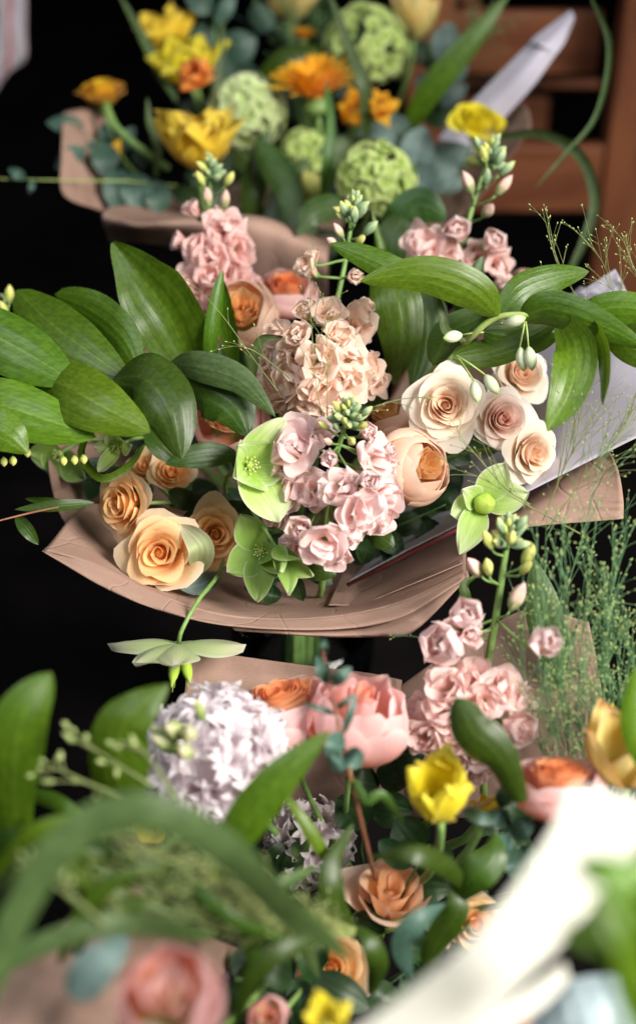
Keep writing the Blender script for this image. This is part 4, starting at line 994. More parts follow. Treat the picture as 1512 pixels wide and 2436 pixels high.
blade('long grey green leaf arching over the coral rose to the centre', [(400, 868, 1.02), (470, 872, .995), (570, 905, .985), (655, 992, .985)], 78, 'blade_grey', 10, w_oval, -.2, name='pointed_leaf', bind=None)
blade('pointed veined leaf lying left of the pale green hellebore', [(570, 1085, .985), (510, 1080, .975), (450, 1088, .97), (392, 1104, .97)], 62, 'leaf_broad', 5, w_oval, -.15, name='pointed_leaf')
blade('strap leaf looping down and up again under the left leaves', [(204, 1040, .98), (196, 1085, .975), (240, 1136, .97), (300, 1112, .98), (345, 1055, 1.0)], 24, 'leaf', 35, w_ribbon, .2, name='looping_leaf')
blade('dark oval leaf between the looping leaf and the pointed veined leaf', [(345, 1010, 1.03), (375, 1050, 1.02), (405, 1080, 1.02), (430, 1112, 1.02)], 60, 'leaf_dark', 0, w_oval, name='oval_leaf')
blade('small curled grey leaf at the left edge of the pale peach stock', [(605, 905, 1.02), (602, 850, 1.0), (622, 806, .995), (674, 800, 1.0)], 34, 'blade_grey', 40, w_oval, .3, name='curled_leaf')
blade('small green leaf right under the front pink stock', [(870, 1262, 1.0), (895, 1275, .985), (920, 1290, .98), (938, 1302, .98)], 52, 'leaf_dark', 0, w_oval, -.2, name='oval_leaf')
blade('small dark leaf below the front pink stock near the hellebore', [(715, 1340, 1.0), (740, 1355, .985), (770, 1362, .98), (800, 1368, .98)], 50, 'leaf_dark', 10, w_oval, -.2, name='oval_leaf')
blade('grey green leaf tucked under the largest peach rose', [(520, 1370, 1.02), (490, 1385, 1.01), (460, 1395, 1.0), (420, 1395, .995)], 50, 'euca', 0, w_oval, name='oval_leaf')

# right arching leafy branch ---------------------------------------------------------
b = base_pt('mid'); T = thing('arching_leafy_branch', 'arching branch with long ribbed leaves and white bell flowers reaching right', 'foliage branch', b, 'arching leafy branches')
sp = [(1040, 870, 1.06), (1110, 810, .985), (1180, 755, .965), (1280, 748, .955), (1400, 746, .95), (1560, 752, .94)]
mb = MB(); mb.tube(spline([b] + [W(*p) for p in sp], 34), [.0032 - .00005 * i for i in range(34)], 8); part(T, 'stem', mb, 'stem_pale')
leafs(T, [
    dict(pts=[(1186, 752, .962), (1120, 690, .945), (1000, 652, .94), (856, 668, .945)], w=112, cup=-.22, roll=-6, mat='leaf_light'),
    dict(pts=[(1060, 660, .985), (960, 650, .975), (870, 610, .975), (784, 578, .98)], w=78, cup=-.22, roll=10, mat='leaf'),
    dict(pts=[(1190, 750, .975), (1240, 690, .975), (1320, 660, .985), (1400, 645, 1.0)], w=88, cup=-.18, roll=-5, mat='leaf'),
    dict(pts=[(1235, 760, .96), (1300, 735, .945), (1400, 760, .93), (1540, 830, .92)], w=100, cup=-.25, roll=8, mat='leaf'),
    dict(pts=[(1370, 752, .945), (1440, 735, .93), (1520, 735, .92), (1640, 770, .91)], w=92, cup=-.25, roll=0, mat='leaf_light'),
    dict(pts=[(1330, 752, .95), (1370, 830, .925), (1350, 930, .915), (1300, 1026, .915)], w=118, cup=.25, roll=(30, -18), mat='leaf_light'),
    dict(pts=[(1400, 752, .945), (1436, 810, .92), (1446, 880, .91), (1434, 965, .91)], w=60, cup=.4, roll=55, mat='leaf_light'),
    dict(pts=[(1150, 790, .985), (1200, 800, .99), (1260, 812, .99), (1330, 800, .985)], w=90, cup=-.2, roll=10, mat='leaf'),
    dict(pts=[(1075, 850, .99), (1160, 838, .99), (1240, 812, .985), (1330, 760, .975)], w=84, cup=-.2, roll=-12, mat='leaf'),
    dict(pts=[(1030, 870, 1.01), (1060, 800, 1.0), (1130, 760, .995), (1230, 720, .99)], w=88, cup=-.2, roll=0, mat='leaf_dark'),
    dict(pts=[(1110, 812, .98), (1062, 790, .97), (1050, 750, .965), (1040, 700, .965)], w=30, cup=.4, roll=30, mat='blade_grey'),
    dict(pts=[(1440, 752, .95), (1480, 790, .945), (1510, 830, .94), (1560, 880, .94)], w=110, cup=-.2, roll=0, mat='leaf'),
], 'leaf', seed=2)
for (u0, v0, u1, v1, d) in [(1248, 764, 1236, 824, .955), (1250, 764, 1256, 822, .95), (1085, 845, 1126, 905, .965), (1085, 845, 1152, 890, .96), (1190, 768, 1196, 772, .965), (1150, 790, 1100, 796, .975)]:
    a = W(u0, v0, d); e = W(u1, v1, d)
    dr = (e - a).normalized() if abs(v1 - v0) > 20 else D((1 if u1 > u0 else -1) * .8, .2 if u1 > u0 else -.2, .5)
    mb = MB(); mb.tube([a, a.lerp(e, .5) + D(0, .2, .6) * .001, e], .0007, 5)
    fl = part(T, 'flower_stalk', mb, 'stem_pale')
    drp = D(.15, -1, .1) if u1 > 1200 else (D(.5, -.8, .3) if u1 > 1140 else D(.1, -.9, .4))
    if abs(v1 - v0) < 20: drp = dr
    mb = MB(); mb.egg(e, drp, .0185, .0044, 12, 12, .5, rnd=.5); part(fl, 'bell_flower', mb, 'bell')
blade('broad upright ribbed leaf right of the pale peach stock', [(905, 590, 1.09), (935, 690, 1.06), (952, 800, 1.06), (935, 915, 1.07)], 122, 'leaf', 0, w_oval, -.15, name='broad_leaf')
blade('dark upright leaf behind the broad ribbed leaf', [(1000, 640, 1.12), (1010, 740, 1.11), (1010, 830, 1.11), (980, 930, 1.11)], 110, 'leaf_dark', 0, w_oval, -.15, name='broad_leaf')
blade('dark leaf tip rising beside the back right stock', [(1090, 760, 1.1), (1110, 710, 1.08), (1130, 660, 1.07), (1148, 608, 1.07)], 60, 'leaf_dark', 20, w_ovate, -.3, name='pointed_leaf')
blade('dark leaf behind the bud cluster of the front pink stock', [(905, 1000, 1.07), (880, 970, 1.06), (850, 985, 1.06), (920, 930, 1.08)], 66, 'leaf_dark', 0, w_oval, name='oval_leaf')
blade('green stem leaf rising right of the centre stock tip', [(915, 640, 1.1), (905, 590, 1.1), (893, 540, 1.1), (884, 500, 1.1)], 26, 'leaf', 30, w_blade, .4, name='narrow_leaf')
sprig('twig with small pointed leaves sticking out left of the middle bouquet', 'mid', [(330, 1200, 1.06), (230, 1195, 1.02), (110, 1212, .99), (-20, 1243, .96)],
      [(225, 1196, 35, 1212, 1.0, 30, 20), (170, 1200, 60, 1186, 1.01, 26, -30), (38, 1226, 92, 1296, .985, 34, 10)], 'leaf_dark', 'twig_red', .0013, 'leafy_twig', 'twig')
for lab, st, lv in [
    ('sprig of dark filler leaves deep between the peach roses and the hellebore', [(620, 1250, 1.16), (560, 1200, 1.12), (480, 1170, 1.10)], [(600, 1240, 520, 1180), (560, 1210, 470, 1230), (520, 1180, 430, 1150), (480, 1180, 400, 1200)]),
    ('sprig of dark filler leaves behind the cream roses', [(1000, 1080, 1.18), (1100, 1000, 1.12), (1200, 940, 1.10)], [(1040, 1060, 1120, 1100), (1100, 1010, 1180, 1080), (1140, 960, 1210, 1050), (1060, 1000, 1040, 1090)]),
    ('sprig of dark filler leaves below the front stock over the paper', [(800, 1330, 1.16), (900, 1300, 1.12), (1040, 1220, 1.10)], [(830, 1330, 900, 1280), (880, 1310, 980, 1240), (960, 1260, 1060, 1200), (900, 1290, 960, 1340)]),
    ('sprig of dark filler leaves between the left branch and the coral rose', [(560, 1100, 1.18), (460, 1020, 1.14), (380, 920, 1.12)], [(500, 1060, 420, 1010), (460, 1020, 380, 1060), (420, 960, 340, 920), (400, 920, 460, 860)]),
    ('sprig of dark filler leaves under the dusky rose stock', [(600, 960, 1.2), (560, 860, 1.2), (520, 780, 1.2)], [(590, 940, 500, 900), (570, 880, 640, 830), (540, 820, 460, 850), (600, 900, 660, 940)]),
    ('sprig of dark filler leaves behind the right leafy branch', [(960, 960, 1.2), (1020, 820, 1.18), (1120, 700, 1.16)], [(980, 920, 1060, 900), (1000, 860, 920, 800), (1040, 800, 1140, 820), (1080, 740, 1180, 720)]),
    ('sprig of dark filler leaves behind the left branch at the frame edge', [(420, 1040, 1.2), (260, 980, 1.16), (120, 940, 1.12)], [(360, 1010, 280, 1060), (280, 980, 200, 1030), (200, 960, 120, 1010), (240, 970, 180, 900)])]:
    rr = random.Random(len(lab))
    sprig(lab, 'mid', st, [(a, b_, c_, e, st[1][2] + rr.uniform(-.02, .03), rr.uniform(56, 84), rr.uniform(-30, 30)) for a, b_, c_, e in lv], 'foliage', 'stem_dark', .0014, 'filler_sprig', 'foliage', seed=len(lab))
for lab, st, lv, dd in [  # dark-coloured sprigs added so the inside of the wrap looks shaded
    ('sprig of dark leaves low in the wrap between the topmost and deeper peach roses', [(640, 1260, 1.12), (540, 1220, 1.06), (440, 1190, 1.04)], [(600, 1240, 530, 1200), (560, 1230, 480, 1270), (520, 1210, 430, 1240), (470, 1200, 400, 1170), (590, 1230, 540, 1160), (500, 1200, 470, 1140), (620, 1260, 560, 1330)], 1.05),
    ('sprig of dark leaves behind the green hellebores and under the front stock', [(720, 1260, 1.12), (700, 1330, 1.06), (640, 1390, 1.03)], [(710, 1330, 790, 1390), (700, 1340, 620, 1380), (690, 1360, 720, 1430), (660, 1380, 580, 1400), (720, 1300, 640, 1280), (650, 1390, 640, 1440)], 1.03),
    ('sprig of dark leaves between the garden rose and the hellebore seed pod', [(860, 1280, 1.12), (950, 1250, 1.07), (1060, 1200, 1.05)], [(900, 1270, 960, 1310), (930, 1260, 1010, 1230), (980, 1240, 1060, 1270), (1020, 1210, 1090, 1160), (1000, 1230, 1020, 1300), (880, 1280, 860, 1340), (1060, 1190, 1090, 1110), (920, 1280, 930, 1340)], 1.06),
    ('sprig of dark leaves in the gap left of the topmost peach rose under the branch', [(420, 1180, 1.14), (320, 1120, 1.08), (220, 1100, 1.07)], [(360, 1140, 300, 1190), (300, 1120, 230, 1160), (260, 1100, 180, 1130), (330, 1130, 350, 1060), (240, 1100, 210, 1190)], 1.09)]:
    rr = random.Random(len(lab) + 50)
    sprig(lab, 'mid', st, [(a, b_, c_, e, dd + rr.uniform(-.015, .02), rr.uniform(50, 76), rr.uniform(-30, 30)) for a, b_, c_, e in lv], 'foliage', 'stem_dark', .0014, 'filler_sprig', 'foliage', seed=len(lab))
# ------------------------------------------------------------------ BACK BOUQUET
def ranunculus(*a, **k):
    k.setdefault('name', 'ranunculus'); k.setdefault('cat', 'ranunculus'); k.setdefault('hip', False)
    return rose(*a, **k)
RG = 'ranunculus flowers of the back bouquet'
ranunculus(240, 214, 1.46, 64, (-.1, .75, .5), 'flat gold ranunculus on its own stem at the far left of the back bouquet', 'back', 'ranunculus_gold', 61, 24, .95, .2, group=RG)
ranunculus(1138, 282, 1.40, 70, (.1, .6, .75), 'clear yellow ranunculus in front of the white paper roll', 'back', 'yellow_clear', 62, 24, .9, .3, group=RG)
tulip(472, 335, 1.36, 102, (.0, .85, .5), 'large double yellow tulip flecked with red, behind the dusky stock tip', 'back', 'tulip_yellow', 63, 20, .38, 1.55, .20, .70, name='double_tulip', lo=.95)
tulip(395, 75, 1.56, 78, (-.35, .8, .4), 'open yellow tulip cut by the top edge of the picture', 'back', 'tulip_yellow', 64, 9, .6, 1.6, .12, .8)
tulip(440, 150, 1.50, 80, (-.2, .7, .5), 'spreading yellow tulip behind the red orange flower', 'back', 'yellow_clear', 65, 9, .62, 1.7, .14, .8)
tulip(988, 30, 1.58, 74, (.05, .9, .3), 'pale cream yellow tulip at the top edge, right of the large snowball flower', 'back', 'cream_yellow', 66, 7, .25, 1.9, .06, .7)
tulip(690, 2, 1.62, 70, (.0, .8, .3), 'yellow tulip barely showing at the top edge in the middle', 'back', 'cream_yellow', 67, 6, .5, 1.6, .06, .7)
tulip(745, 445, 1.42, 40, (-.05, .9, .35), 'closed yellow green tulip bud beside the lower snowball flower', 'back', 'bud_yellow', 68, 6, -.12, 2.2, .03, .7, name='tulip_bud')
tulip(462, 180, 1.42, 52, (-.05, .35, .9), 'vivid red orange flower in front of the spreading yellow tulip', 'back', 'red_orange', 69, 9, .55, 1.3, .2, .6, name='red_orange_flower', cat='flower')
tulip(902, 252, 1.42, 48, (.25, .3, .85), 'small ruffled orange flower right of the wide orange one', 'back', 'orange', 70, 11, .45, 1.3, .2, .55, name='orange_flower', cat='flower')
tulip(845, 262, 1.50, 60, (.1, .3, .8), 'dim orange flower in shade behind the small ruffled orange one', 'back', 'orange', 71, 9, .5, 1.4, .15, .6, name='orange_flower', cat='flower')
# many petalled orange daisy seen from the side
def daisy(label, px, py, d, Rpx, ax, bind, mat, n, seed, spin=0):
    rng = random.Random(seed); axis = D(*ax); R = Rpx * S(d); pos = W(px, py, d); b = base_pt(bind)
    T = thing('orange_daisy', label, 'daisy', b); Mw = frame(pos, axis, spin, R)
    for k in range(n):
        f = k / n
        mb = MB(); mb.grid(*radial_petal(rng, 1.05 - .35 * f + rng.uniform(-.05, .05), .13, .9 - .7 * f, 1.45 - .9 * f, k * 2.39996, .08, .2, .02, 1, w_blade, 7, 5, z0=.02 + .1 * f)); mb.xf(Mw); part(T, 'petal', mb, mat)
    mb = MB(); mb.egg((0, 0, -.35), (0, 0, 1), .5, .3); mb.xf(Mw); part(T, 'calyx', mb, 'stem')
    stem_part(T, b, pos - axis * R * .3, axis, .003)
daisy('wide bright orange many petalled daisy in the middle of the back bouquet', 752, 238, 1.42, 116, (-.1, .70, .62), 'back', 'orange', 80, 72)
daisy('small orange flower top above the dark leaf of the back bouquet', 722, 96, 1.58, 40, (0, .8, .4), 'back', 'orange', 40, 73)
T = thing('orange_petal', 'single narrow orange petal among grey leaves on the left', 'petal', W(262, 410, 1.44))
leafs(T, [dict(pts=[(260, 402, 1.45), (268, 370, 1.44), (286, 330, 1.44)], w=34, prof=w_oval, cup=.3)], 'orange', 'petal')
VG = 'green snowball flower heads'
ball(590, 268, 1.44, 94, (0, .5, .85), 'pale snowball flower head right of the double yellow tulip', 'back', 'viburnum', 'viburnum_pale', 95, 1, .32, 81, group=VG)
ball(872, 112, 1.54, 104, (0, .5, .85), 'largest green snowball flower head, at the top behind the grey blade', 'back', 'viburnum', 'viburnum', 98, 1, .26, 82, group=VG)
ball(892, 424, 1.32, 98, (.1, .45, .85), 'bright green snowball flower head nearest the pink stocks', 'back', 'viburnum', 'viburnum', 98, 1.05, .28, 83, group=VG, along=.85)
ball(722, 366, 1.46, 66, (0, .5, .85), 'small half hidden snowball flower head below the orange daisy', 'back', 'viburnum', 'viburnum', 70, 1, .32, 84, group=VG)
ball(350, 815, 1.17, 40, (0, .3, .9), 'little green flower cluster behind the left leafy branch', 'mid', 'viburnum', 'viburnum', 50, 1, .35, 85, group=VG)
# eucalyptus
sprig('grey eucalyptus sprig on the right, between the snowball flower and the yellow ranunculus', 'back', [(960, 470, 1.5), (975, 400, 1.46), (960, 330, 1.45), (950, 290, 1.45)],
      [(940, 350, 880, 330, 1.44, 74, 10), (955, 330, 930, 270, 1.45, 62, 0), (975, 400, 1010, 300, 1.44, 84, 10), (985, 400, 1048, 360, 1.45, 74, 0), (960, 400, 1016, 460, 1.40, 88, 0), (1010, 440, 1090, 400, 1.44, 70, 0), (1000, 400, 1120, 350, 1.46, 76, 0), (930, 340, 850, 310, 1.5, 74, 0), (1040, 440, 1110, 420, 1.47, 56, 0), (960, 420, 985, 370, 1.42, 54, 30)], 'euca', 'stem', seed=3, group='grey eucalyptus sprigs')
sprig('dim grey eucalyptus sprig in shade at the left of the back bouquet', 'back', [(420, 470, 1.5), (330, 420, 1.46), (250, 350, 1.44), (170, 290, 1.44)],
      [(200, 300, 110, 290, 1.45, 44, 10), (240, 340, 160, 380, 1.45, 36, 10), (250, 350, 250, 290, 1.46, 34, 20), (250, 340, 250, 420, 1.42, 66, 0), (280, 360, 320, 300, 1.46, 40, 0), (290, 400, 270, 500, 1.42, 74, 0), (320, 410, 330, 500, 1.42, 80, 0), (370, 430, 380, 510, 1.42, 66, 0), (200, 350, 130, 400, 1.42, 46, 10), (340, 400, 330, 340, 1.46, 44, 0), (200, 400, 170, 470, 1.42, 40, 0)], 'euca_dark', 'stem_dark', seed=4, group='grey eucalyptus sprigs')
sprig('grey eucalyptus sprig at the top edge above the yellow tulips', 'back', [(560, 300, 1.6), (520, 160, 1.55), (510, 60, 1.54), (505, -30, 1.54)],
      [(510, 20, 440, -10, 1.53, 54, 0), (515, 60, 560, -30, 1.53, 40, 20), (515, 90, 450, 75, 1.56, 60, 10), (530, 130, 610, 90, 1.6, 80, 0), (540, 190, 630, 190, 1.6, 84, 0), (550, 230, 520, 130, 1.6, 70, 0), (600, 60, 650, 20, 1.62, 70, 0)], 'euca_dark', 'stem', seed=5, group='grey eucalyptus sprigs')
sprig('grey eucalyptus sprig at the upper right beside the long green blade', 'back', [(1000, 300, 1.66), (1050, 180, 1.62), (1070, 60, 1.6)],
      [(1050, 150, 1070, 50, 1.6, 70, 0), (1050, 200, 1110, 130, 1.62, 60, 0), (1040, 220, 990, 180, 1.62, 60, 0), (1050, 250, 1110, 200, 1.62, 40, 0)], 'euca', 'stem', seed=6, group='grey eucalyptus sprigs')
sprig('pale eucalyptus leaves blurred at the left edge by the thin stalk', 'back', [(300, 430, 1.4), (140, 428, 1.36), (-20, 424, 1.34)], [(60, 424, 20, 400, 1.34, 26, 0), (80, 428, 70, 460, 1.34, 16, 0)], 'euca_dark', 'stem_pale', .0009, seed=7, group='grey eucalyptus sprigs')
BL = 'long leaves of the back bouquet'
blade('broad dark green blade rising to the upper right past the snowball flower', [(950, 340, 1.50), (1020, 220, 1.46), (1110, 110, 1.44), (1215, -20, 1.43)], 62, 'leaf', 5, w_oval, -.2, bind='back', group=BL)
blade('narrow grey blade crossing the largest snowball flower', [(870, 330, 1.44), (866, 210, 1.40), (830, 110, 1.40), (778, -30, 1.40)], 36, 'blade_grey', 10, w_blade, group=BL)
blade('thin pale blade standing in front of the orange daisy', [(770, 480, 1.36), (778, 380, 1.34), (785, 280, 1.34), (775, 190, 1.35)], 32, 'blade', 20, w_blade, group=BL)
blade('broad shaded leaf left of the orange daisy', [(620, 240, 1.56), (660, 170, 1.53), (730, 140, 1.53), (830, 130, 1.55)], 76, 'leaf_dark', 0, w_oval, group=BL)
blade('dark upright leaf below the pale snowball flower', [(590, 560, 1.44), (600, 470, 1.42), (615, 390, 1.42), (640, 300, 1.42)], 62, 'leaf_dark', 0, w_lance, -.3, group=BL)
blade('long mid green leaf slanting down from the pale snowball flower', [(610, 330, 1.40), (650, 390, 1.39), (690, 460, 1.38), (700, 590, 1.38)], 76, 'leaf_broad', 0, w_oval, -.2, group=BL)
blade('dark leaf standing in the gap left of the tulip bud', [(660, 620, 1.42), (670, 540, 1.42), (690, 450, 1.42), (730, 370, 1.43)], 96, 'leaf_dark', 0, w_oval, -.2, group=BL)
blade('grey green leaf leaning right above the tulip bud', [(700, 480, 1.46), (740, 410, 1.45), (790, 360, 1.45), (850, 320, 1.46)], 70, 'blade_grey', 0, w_oval, group=BL)
blade('veined dark green leaf under the bright snowball flower', [(900, 600, 1.28), (950, 540, 1.24), (1000, 490, 1.23), (1062, 520, 1.23)], 120, 'leaf_broad', 0, w_ovate, -.2, group=BL)
blade('veined olive leaf left of the centre stock tip', [(820, 480, 1.28), (780, 490, 1.27), (740, 510, 1.26), (705, 560, 1.26)], 76, 'leaf_broad', 10, w_ovate, -.2, group=BL)
blade('olive leaf behind the peach centre stock tip', [(960, 660, 1.24), (930, 600, 1.23), (940, 540, 1.23), (990, 500, 1.24)], 90, 'leaf_broad', -10, w_ovate, -.2, group=BL)
blade('dark green leaf low in front of the back bouquet', [(740, 600, 1.33), (720, 560, 1.32), (730, 520, 1.32), (790, 500, 1.32)], 80, 'leaf_dark', 0, w_ovate, -.2, group=BL)
blade('curved green stalk leaf left of the double yellow tulip', [(370, 420, 1.44), (372, 340, 1.43), (356, 290, 1.43), (350, 232, 1.43)], 24, 'blade_grey', 20, w_blade, group=BL)
blade('dark leaf strip at the upper left of the yellow tulips', [(420, 240, 1.5), (370, 150, 1.5), (330, 70, 1.5), (280, -20, 1.5)], 28, 'blade_grey', 20, w_blade, group=BL)
blade('upright dark leaf behind the double yellow tulip', [(530, 470, 1.5), (520, 330, 1.5), (520, 200, 1.5), (530, 40, 1.5)], 50, 'leaf_dark', 10, w_blade, group=BL)
blade('long thin grass leaf curving from the top right corner down to the rail', [(1405, -10, 1.30), (1450, 110, 1.29), (1420, 270, 1.28), (1350, 360, 1.28), (1270, 450, 1.28)], 17, 'blade_grey', 30, w_blade, group=BL)
blade('arching grass leaf drooping in front of the wooden post', [(1180, 325, 1.36), (1290, 318, 1.33), (1380, 370, 1.31), (1415, 470, 1.30), (1395, 560, 1.30), (1340, 680, 1.31)], 27, 'blade_grey', 20, w_ribbon, group=BL)
# thick bent stem under the left ranunculus
T = thing('bent_stem', 'thick pale bent stem reaching from the left ranunculus to the double yellow tulip', 'stem', W(380, 400, 1.45))
mb = MB(); mb.tube(spline([W(*p) for p in [(248, 240, 1.455), (275, 300, 1.44), (330, 350, 1.44), (400, 400, 1.46)]], 14), .0040, 8); part(T, 'stem', mb, 'stem')
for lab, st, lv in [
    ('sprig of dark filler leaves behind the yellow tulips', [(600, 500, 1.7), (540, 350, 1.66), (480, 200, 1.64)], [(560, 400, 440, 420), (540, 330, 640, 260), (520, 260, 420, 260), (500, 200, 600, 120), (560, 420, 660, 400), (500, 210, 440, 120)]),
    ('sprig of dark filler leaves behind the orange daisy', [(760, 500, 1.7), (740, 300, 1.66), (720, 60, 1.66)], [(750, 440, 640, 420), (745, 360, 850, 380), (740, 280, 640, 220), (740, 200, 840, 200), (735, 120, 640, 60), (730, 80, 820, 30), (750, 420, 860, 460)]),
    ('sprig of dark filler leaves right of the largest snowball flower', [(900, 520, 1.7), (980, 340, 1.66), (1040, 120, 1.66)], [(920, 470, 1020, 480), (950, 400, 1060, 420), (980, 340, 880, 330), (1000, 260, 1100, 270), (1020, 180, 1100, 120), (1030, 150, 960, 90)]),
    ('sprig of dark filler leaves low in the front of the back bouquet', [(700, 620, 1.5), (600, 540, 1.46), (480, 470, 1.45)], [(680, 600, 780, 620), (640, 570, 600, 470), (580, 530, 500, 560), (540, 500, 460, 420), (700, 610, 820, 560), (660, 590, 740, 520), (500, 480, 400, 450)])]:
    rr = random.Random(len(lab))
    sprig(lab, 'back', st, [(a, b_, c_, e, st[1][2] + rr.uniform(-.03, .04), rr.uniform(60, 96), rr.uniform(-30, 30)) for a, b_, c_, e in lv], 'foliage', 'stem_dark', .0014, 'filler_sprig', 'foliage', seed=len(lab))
plume('fine seeded grass right of the largest snowball flower, against the chair', [(960, 330, 1.56), (1020, 240, 1.55), (1090, 140, 1.55), (1150, 60, 1.55)], 190, 46, 91, ('stem_dark', 'seed'), .0005)
plume('fine green grass behind the largest snowball flower at the top', [(800, 320, 1.62), (760, 200, 1.6), (700, 60, 1.6), (650, -60, 1.6)], 200, 50, 92, ('grass_fine', 'seed'), .0005)

# ------------------------------------------------------------------ LOWER BOUQUET
ball(518, 1812, .85, 152, (-.15, .55, .85), 'large pale lilac hyacinth head left of the pink garden roses', 'low', 'hyacinth', 'hyacinth', 118, .96, .60, 101, 'hyacinth', 'hyacinth', hemi=-.6, core=M['hyacinth'], jit=.22, along=1.1)
ball(735, 2005, .95, 88, (.1, .4, .9), 'shaded lilac hyacinth head lower behind the slanting leaf', 'low', 'hyacinth', 'hyacinth', 44, 1.0, .72, 102, 'hyacinth', 'hyacinth', hemi=-.4, core='stem_dark')
T = thing('hyacinth_bud_cluster', 'greenish unopened hyacinth buds at the upper left of the lilac hyacinth', 'hyacinth buds', W(430, 1770, .84))
for u, v, d, L, dr in [(418, 1738, .785, 109, (-.35, .3, .9)), (446, 1746, .78, 104, (.1, .2, 1)), (396, 1770, .79, 96, (-.7, .5, .5)), (440, 1790, .775, 91, (-.2, .3, .9)), (475, 1690, .80, 60, (-.3, .9, .2)), (380, 1745, .80, 66, (-.8, .6, .2))]:
    inst(T, 'bud', bud_mesh('hyacinth_bud', u % 3), frame(W(u, v, d) - D(*dr) * L * S(d) * .5, D(*dr), u, L * S(d)))
garden_rose(672, 1706, .90, 136, (-.25, .92, .22), 'large pink garden rose with an orange ruffled heart, against the kraft corner', 'low', ('garden_coral', 'coral_heart'), 111, mouth=.75, heart_r=.66, n_in=34, Hh=1.1, ruf=.14)
garden_rose(850, 1735, .865, 128, (.12, .8, .5), 'largest coral pink garden rose, half closed cup in the centre of the lower bouquet', 'low', ('garden_coral', 'garden_coral'), 112, n_out=12, n_in=8, mouth=.45, heart_r=.3, Hh=1.55, wide=.75, pinch=.10)
garden_rose(1330, 1890, .80, 108, (.0, .95, .22), 'pink garden rose with an orange heart, above the bright white paper', 'low', ('garden_coral', 'coral_heart'), 113, mouth=.8, heart_r=.6, n_in=30, Hh=1.25, ruf=.16)
tulip(1045, 1885, .79, 94, (-.08, .75, .6), 'yellow tulip with pointed petals in the lower bouquet', 'low', 'yellow_clear', 114, 8, .12, 2.1, .10, .72)
tulip(1160, 1925, .84, 40, (.2, .8, .4), 'small yellow petals right of the pointed yellow tulip', 'low', 'tulip_yellow', 115, 5, .5, 1.6, .1, .6)
rose(925, 2150, .90, 104, (.10, .75, .5), 'dim blurred peach rose in the shade of the lower bouquet', 'low', 'garden_peach', 116, n=13, flat=.2, heart=.25, pinch=.12, H=1.45, curl=.2, group='blurred roses low in front')
rose(790, 2305, .88, 104, (.0, .35, .9), 'blurred orange peach rose below the dim peach rose', 'low', 'rose_peach', 117, n=20, flat=.4, group='blurred roses low in front')
rose(1130, 2200, .88, 80, (-.1, .35, .9), 'dark brownish rose half hidden by the bright white paper', 'low', 'rose_peach', 118, n=16, flat=.4, group='blurred roses low in front')
garden_rose(402, 2385, .60, 128, (.02, .62, .7), 'big blurred pink rose at the bottom edge', 'low', ('garden_coral', 'stock_pink'), 119, n_out=9, n_in=6, mouth=.62, heart_r=.55, Hh=1.3, pinch=.06)
tulip(775, 2430, .66, 70, (0, .8, .6), 'blurred yellow flower cut by the bottom edge', 'low', 'yellow_clear', 120, 9, .4, 1.4, .12, .6)
garden_rose(640, 2420, .74, 50, (0, .4, .8), 'small pink bud between the big pink rose and the blurred yellow flower', 'low', ('garden_coral', 'garden_coral'), 121, n_out=5, n_in=6)
tulip(1490, 1790, .80, 120, (-.1, .8, .5), 'pale yellow flower blurred at the right edge beside the grass', 'low', 'cream_yellow', 122, 7, .15, 2.0, .06, .7)
tulip(1442, 1700, .86, 34, (0, .8, .5), 'little yellow flower inside the ornamental grass', 'low', 'tulip_yellow', 123, 6, .4, 1.6, .1, .6)
rose(350, 1960, .88, 46, (-.3, .3, .8), 'yellow flower mostly hidden behind the left blades', 'low', 'yellow_clear', 124, n=14, name='yellow_flower', cat='flower')
LL = 'long leaves of the lower bouquet'
blade('broad green leaf curling over at the far left edge', [(40, 2000, .76), (30, 1860, .73), (50, 1720, .715), (122, 1600, .72)], 155, 'leaf', 10, lambda u: min(1, .55 + u) * max(0, 1 - u ** 4) ** .7, -.3, name='broad_leaf', group=LL)
blade('broad green leaf standing left of the hyacinth, its tip pointing right', [(285, 1960, .77), (280, 1850, .745), (285, 1740, .735), (330, 1685, .735), (402, 1628, .74)], 150, 'leaf', -10, lambda u: min(1, .7 + u) * max(0, 1 - u ** 3) ** .8, -.3, name='broad_leaf', group=LL)
blade('slanting green leaf crossing in front of the hyacinth', [(500, 2110, .75), (575, 1975, .73), (670, 1850, .725), (785, 1738, .73)], 104, 'leaf', 10, w_oval, -.3, name='broad_leaf', group=LL)
blade('upright dark green leaf with a blunt tip before the pink stock', [(1238, 1910, .78), (1190, 1810, .765), (1120, 1740, .76), (1084, 1660, .765)], 108, 'leaf_dark', -15, lambda u: min(1, .35 + 1.4 * u) * max(0, 1 - u ** 6) ** .6, -.35, name='broad_leaf', group=LL)
blade('wide grey green strap leaf arching across the lower left', [(-60, 2440, .56), (20, 2230, .555), (110, 2060, .55), (230, 1955, .55), (370, 1935, .55), (520, 2010, .565), (660, 2140, .59), (840, 2290, .64)], 92, 'blade_grey', 15, w_ribbon, -.15, name='strap_leaf', group=LL)
blade('second strap leaf rising from the bottom left edge', [(-40, 2380, .58), (10, 2230, .575), (70, 2120, .575), (140, 2040, .58)], 64, 'blade', 10, w_ribbon, -.15, name='strap_leaf', group=LL)
blade('dark strap leaf running low from the left edge to the big pink rose', [(-40, 2330, .60), (120, 2240, .60), (300, 2200, .61), (520, 2230, .66)], 52, 'blade_grey', 10, w_ribbon, -.15, name='strap_leaf', group=LL)
blade('light green narrow leaf rising at the left behind the strap leaf', [(0, 1920, .78), (90, 2000, .72), (160, 2060, .70), (240, 2150, .70)], 42, 'leaf_light', 10, w_oval, -.2, name='narrow_leaf', group=LL)
